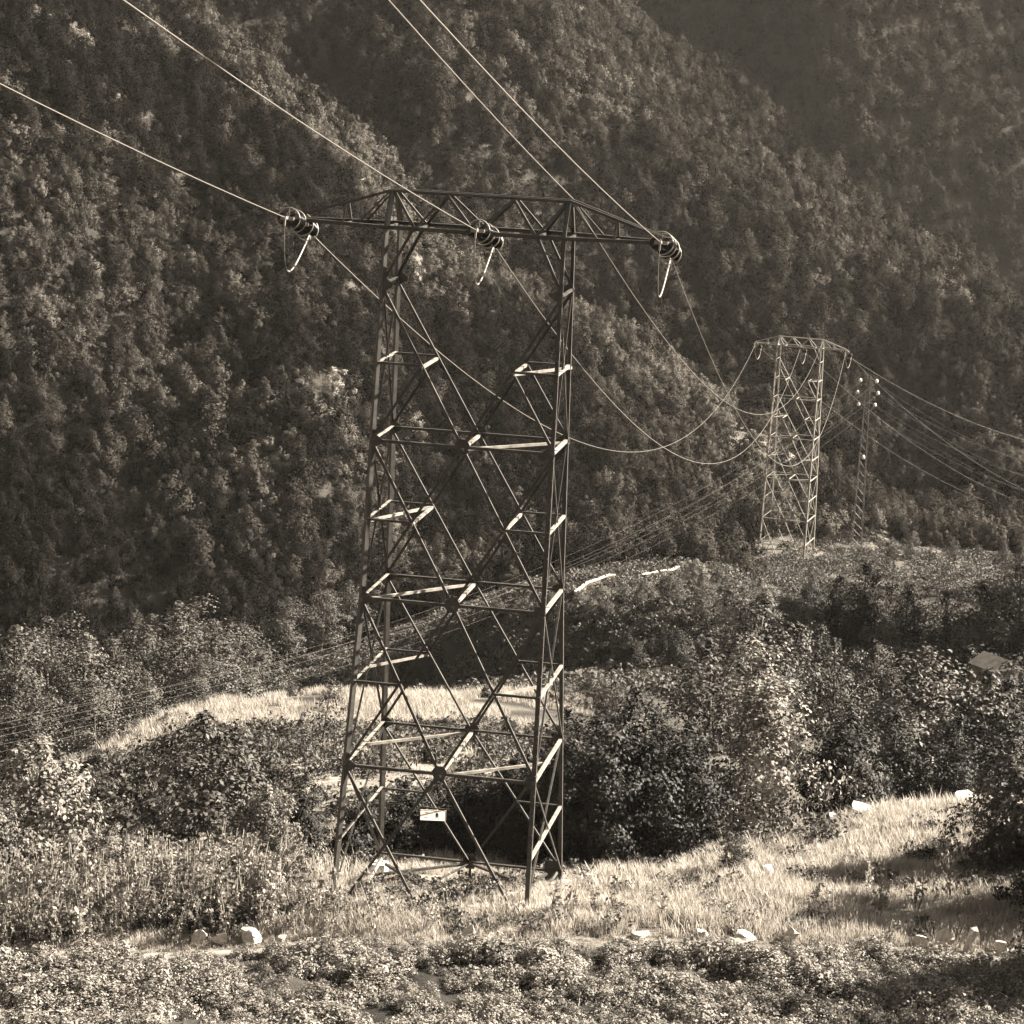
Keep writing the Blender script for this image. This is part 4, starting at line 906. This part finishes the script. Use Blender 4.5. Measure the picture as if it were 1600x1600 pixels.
for a in [('squat pale stone at the left end of the terrace edge', 312, 1470, 115.2, 40, 26), ('flat pale stone second from the left on the terrace edge', 345, 1477, 115, 34, 18), ('long pale stone third from the left on the terrace edge', 390, 1474, 115.1, 52, 26), ('small pale stone just below the tall weeds left of the tower base', 440, 1478, 115, 26, 14),
          ('pale stone below the middle of the near tower, on the terrace edge', 728, 1462, 115.2, 30, 20), ('flat stone just right of the one below the near tower', 765, 1468, 115, 26, 14), ('low flat stone on the terrace edge right of the near tower', 1000, 1462, 115.3, 50, 12),
          ('flat pale stone left of the long slab on the terrace edge', 1097, 1458, 115.4, 30, 14), ('long pale slab on the terrace edge under the shaded grass', 1165, 1458, 115.4, 52, 18), ('pale stone right of the long slab on the terrace edge', 1232, 1465, 115.3, 34, 16),
          ('small square pale stone sitting in the shaded grass edge', 1363, 1460, 115.8, 18, 14), ('pale stone left of the tilted pair on the terrace edge', 1436, 1471, 115.2, 32, 22), ('tilted pale stone in the row near the right corner', 1470, 1474, 115.1, 40, 26), ('pointed pale stone standing highest near the right corner', 1522, 1470, 115, 34, 42),
          ('pale stone right of the pointed one on the terrace edge', 1562, 1480, 115, 36, 22), ('last pale stone at the right edge of the terrace', 1595, 1487, 114.9, 36, 22)]:
    stone(*a, i=int(a[1]) % 7, group=EG)
stone('white boulder on the grass beside the small bush', 1195, 1358, 129, 46, 26, 4, 'boulder', 'boulder')
stone('pale rounded rock at the edge of the grass right of the near tower', 922, 1350, 132, 36, 16, 1, 'rock', 'rock'); stone('small upright pale rock right of the rounded one near the tower', 962, 1346, 132, 24, 24, 3, 'rock', 'rock')
stone('grey rounded rock at the left end of the knoll crest', 1297, 1255, 147, 46, 24, 4, 'rock', 'rock'); stone('long grey rock on the knoll crest under the trees', 1352, 1250, 147, 70, 24, 5, 'rock', 'rock')
stone('pointed white rock on the crest of the grassy knoll', 1418, 1240, 147.5, 30, 26, 6, 'rock', 'rock'); stone('pale flat rock at the right end of the knoll crest', 1510, 1245, 147, 60, 14, 0, 'rock', 'rock')
stone('small white stone on the far edge of the sunlit meadow, left', 615, 1072, 202, 16, 16, 1, 'stone', 'stone'); stone('small white stone on the far edge of the sunlit meadow, right', 657, 1072, 203, 14, 16, 3, 'stone', 'stone')
for px, py, hgt, lb in [(522, 612, 7.0, 'pale blossoming tree alone among the dark trees of the left hill'), (165, 165, 6.0, 'pale bush high on the left hill below the wire'), (120, 75, 6.5, 'pale bush near the upper left corner of the hill'), (60, 40, 5.5, 'pale bush at the very upper left of the hill'), (1175, 690, 4.0, 'small pale bush on the bright spur left of the distant tower'), (640, 660, 5.0, 'pale small tree on the hill seen through the near tower')]:
    ys = np.linspace(398, 1000, 900); pr_ = np.array([at(px, py, yy) for yy in ys]); hit = np.nonzero(ground_z(pr_[:, 0], ys) > pr_[:, 2] - 1)[0]
    if len(hit): p = pr_[hit[0]]; plant('pale', 'pale_tree', lb, 'tree', p[0], p[1] - 2, hgt)
# dry stone wall on the bank
def wall():
    r = np.random.default_rng(9); pts = []
    for seg in (((900, 936, 324), (975, 914, 350)), ((1000, 908, 355), (1060, 898, 376))):
        a, b = at(*seg[0]), at(*seg[1]); L = np.linalg.norm((b - a)[:2]); k = int(L / .55)
        for i in range(k):
            for row in range(3):
                p = a + (b - a) * ((i + .5 * (row % 2) + r.random() * .2) / k); z = gz(p[0], p[1])
                pts.append(box(p[0], p[1] + r.normal() * .05, z + .2 + row * .38, .5 + .1 * r.random(), .5 + .2 * r.random(), .34 + .06 * r.random()))
    o = ob('stone_wall', mesh_np('stone_wall', *cat_mesh(pts), MAT['stone'])); tag(o, 'low pale dry stone wall running along the bank below the forest', 'wall')
wall()
# little hut on the right
def hut():
    p = at(1555, 1050, 195); z = gz(p[0], 195); top = at(1555, 1026, 195)[2] - z
    t = thing('hut', 'small hut with a pale pitched roof among the trees at the right edge', 'hut', (p[0], 195, z), .5)
    hh = max(2.0, top - .7)
    ob('wall', mesh_np('wall', *box(0, 0, hh / 2, 2.2, 2.6, hh), MAT['hut_wall']), t)
    V = [[-1.4, -1.5, hh], [1.4, -1.5, hh], [1.4, 1.5, hh], [-1.4, 1.5, hh], [0, -1.5, hh + .8], [0, 1.5, hh + .8]]
    ob('roof', mesh_np('roof', V, [[0, 3, 2, 1], [0, 1, 4], [2, 3, 5], [0, 4, 5, 3], [1, 2, 5, 4]], MAT['roof']), t)
    ob('door', mesh_np('door', *box(0, -1.32, .85, .8, .06, 1.7), MAT['bark']), t)
hut()

# ------------------------------------------------------------------ haze
HAZE = 0.000024
if HAZE:
    V, F = box(0, 500, 60, 6600, 6600, 300)
    V[:4, 2] = min(GMIN, -220) - 1.5; V[4:, 2] = RING_TOP + 20
    m = bpy.data.materials.new('valley_haze'); m.use_nodes = True; t = m.node_tree
    t.nodes.remove(t.nodes['Principled BSDF']); pv = t.nodes.new('ShaderNodeVolumePrincipled')
    pv.inputs['Density'].default_value = HAZE; pv.inputs['Color'].default_value = (0.95, 0.89, 0.81, 1); pv.inputs['Anisotropy'].default_value = 0.3
    t.links.new(pv.outputs[0], t.nodes['Material Output'].inputs['Volume'])
    o = ob('haze', mesh_np('haze', V, F, m)); tag(o, None, None, None, 'stuff')

# ------------------------------------------------------------------ like things along a row: say which one
ORD = 'first second third fourth fifth sixth seventh eighth ninth tenth eleventh twelfth thirteenth fourteenth fifteenth sixteenth seventeenth eighteenth nineteenth twentieth twenty-first twenty-second twenty-third twenty-fourth twenty-fifth'.split()
by = {}
for o in C.objects:
    if o.get('category') and o.parent is None: by.setdefault(o['label'], []).append(o)
for lb, os_ in by.items():
    if 1 < len(os_) <= 25 and not lb.startswith('small forest') and 'wire' not in lb and 'beyond the right edge' not in lb:
        for k, o in enumerate(sorted(os_, key=lambda o: proj(np.array(o.location))[0])):
            o['label'] = lb + ', ' + ORD[k] + ' from left'
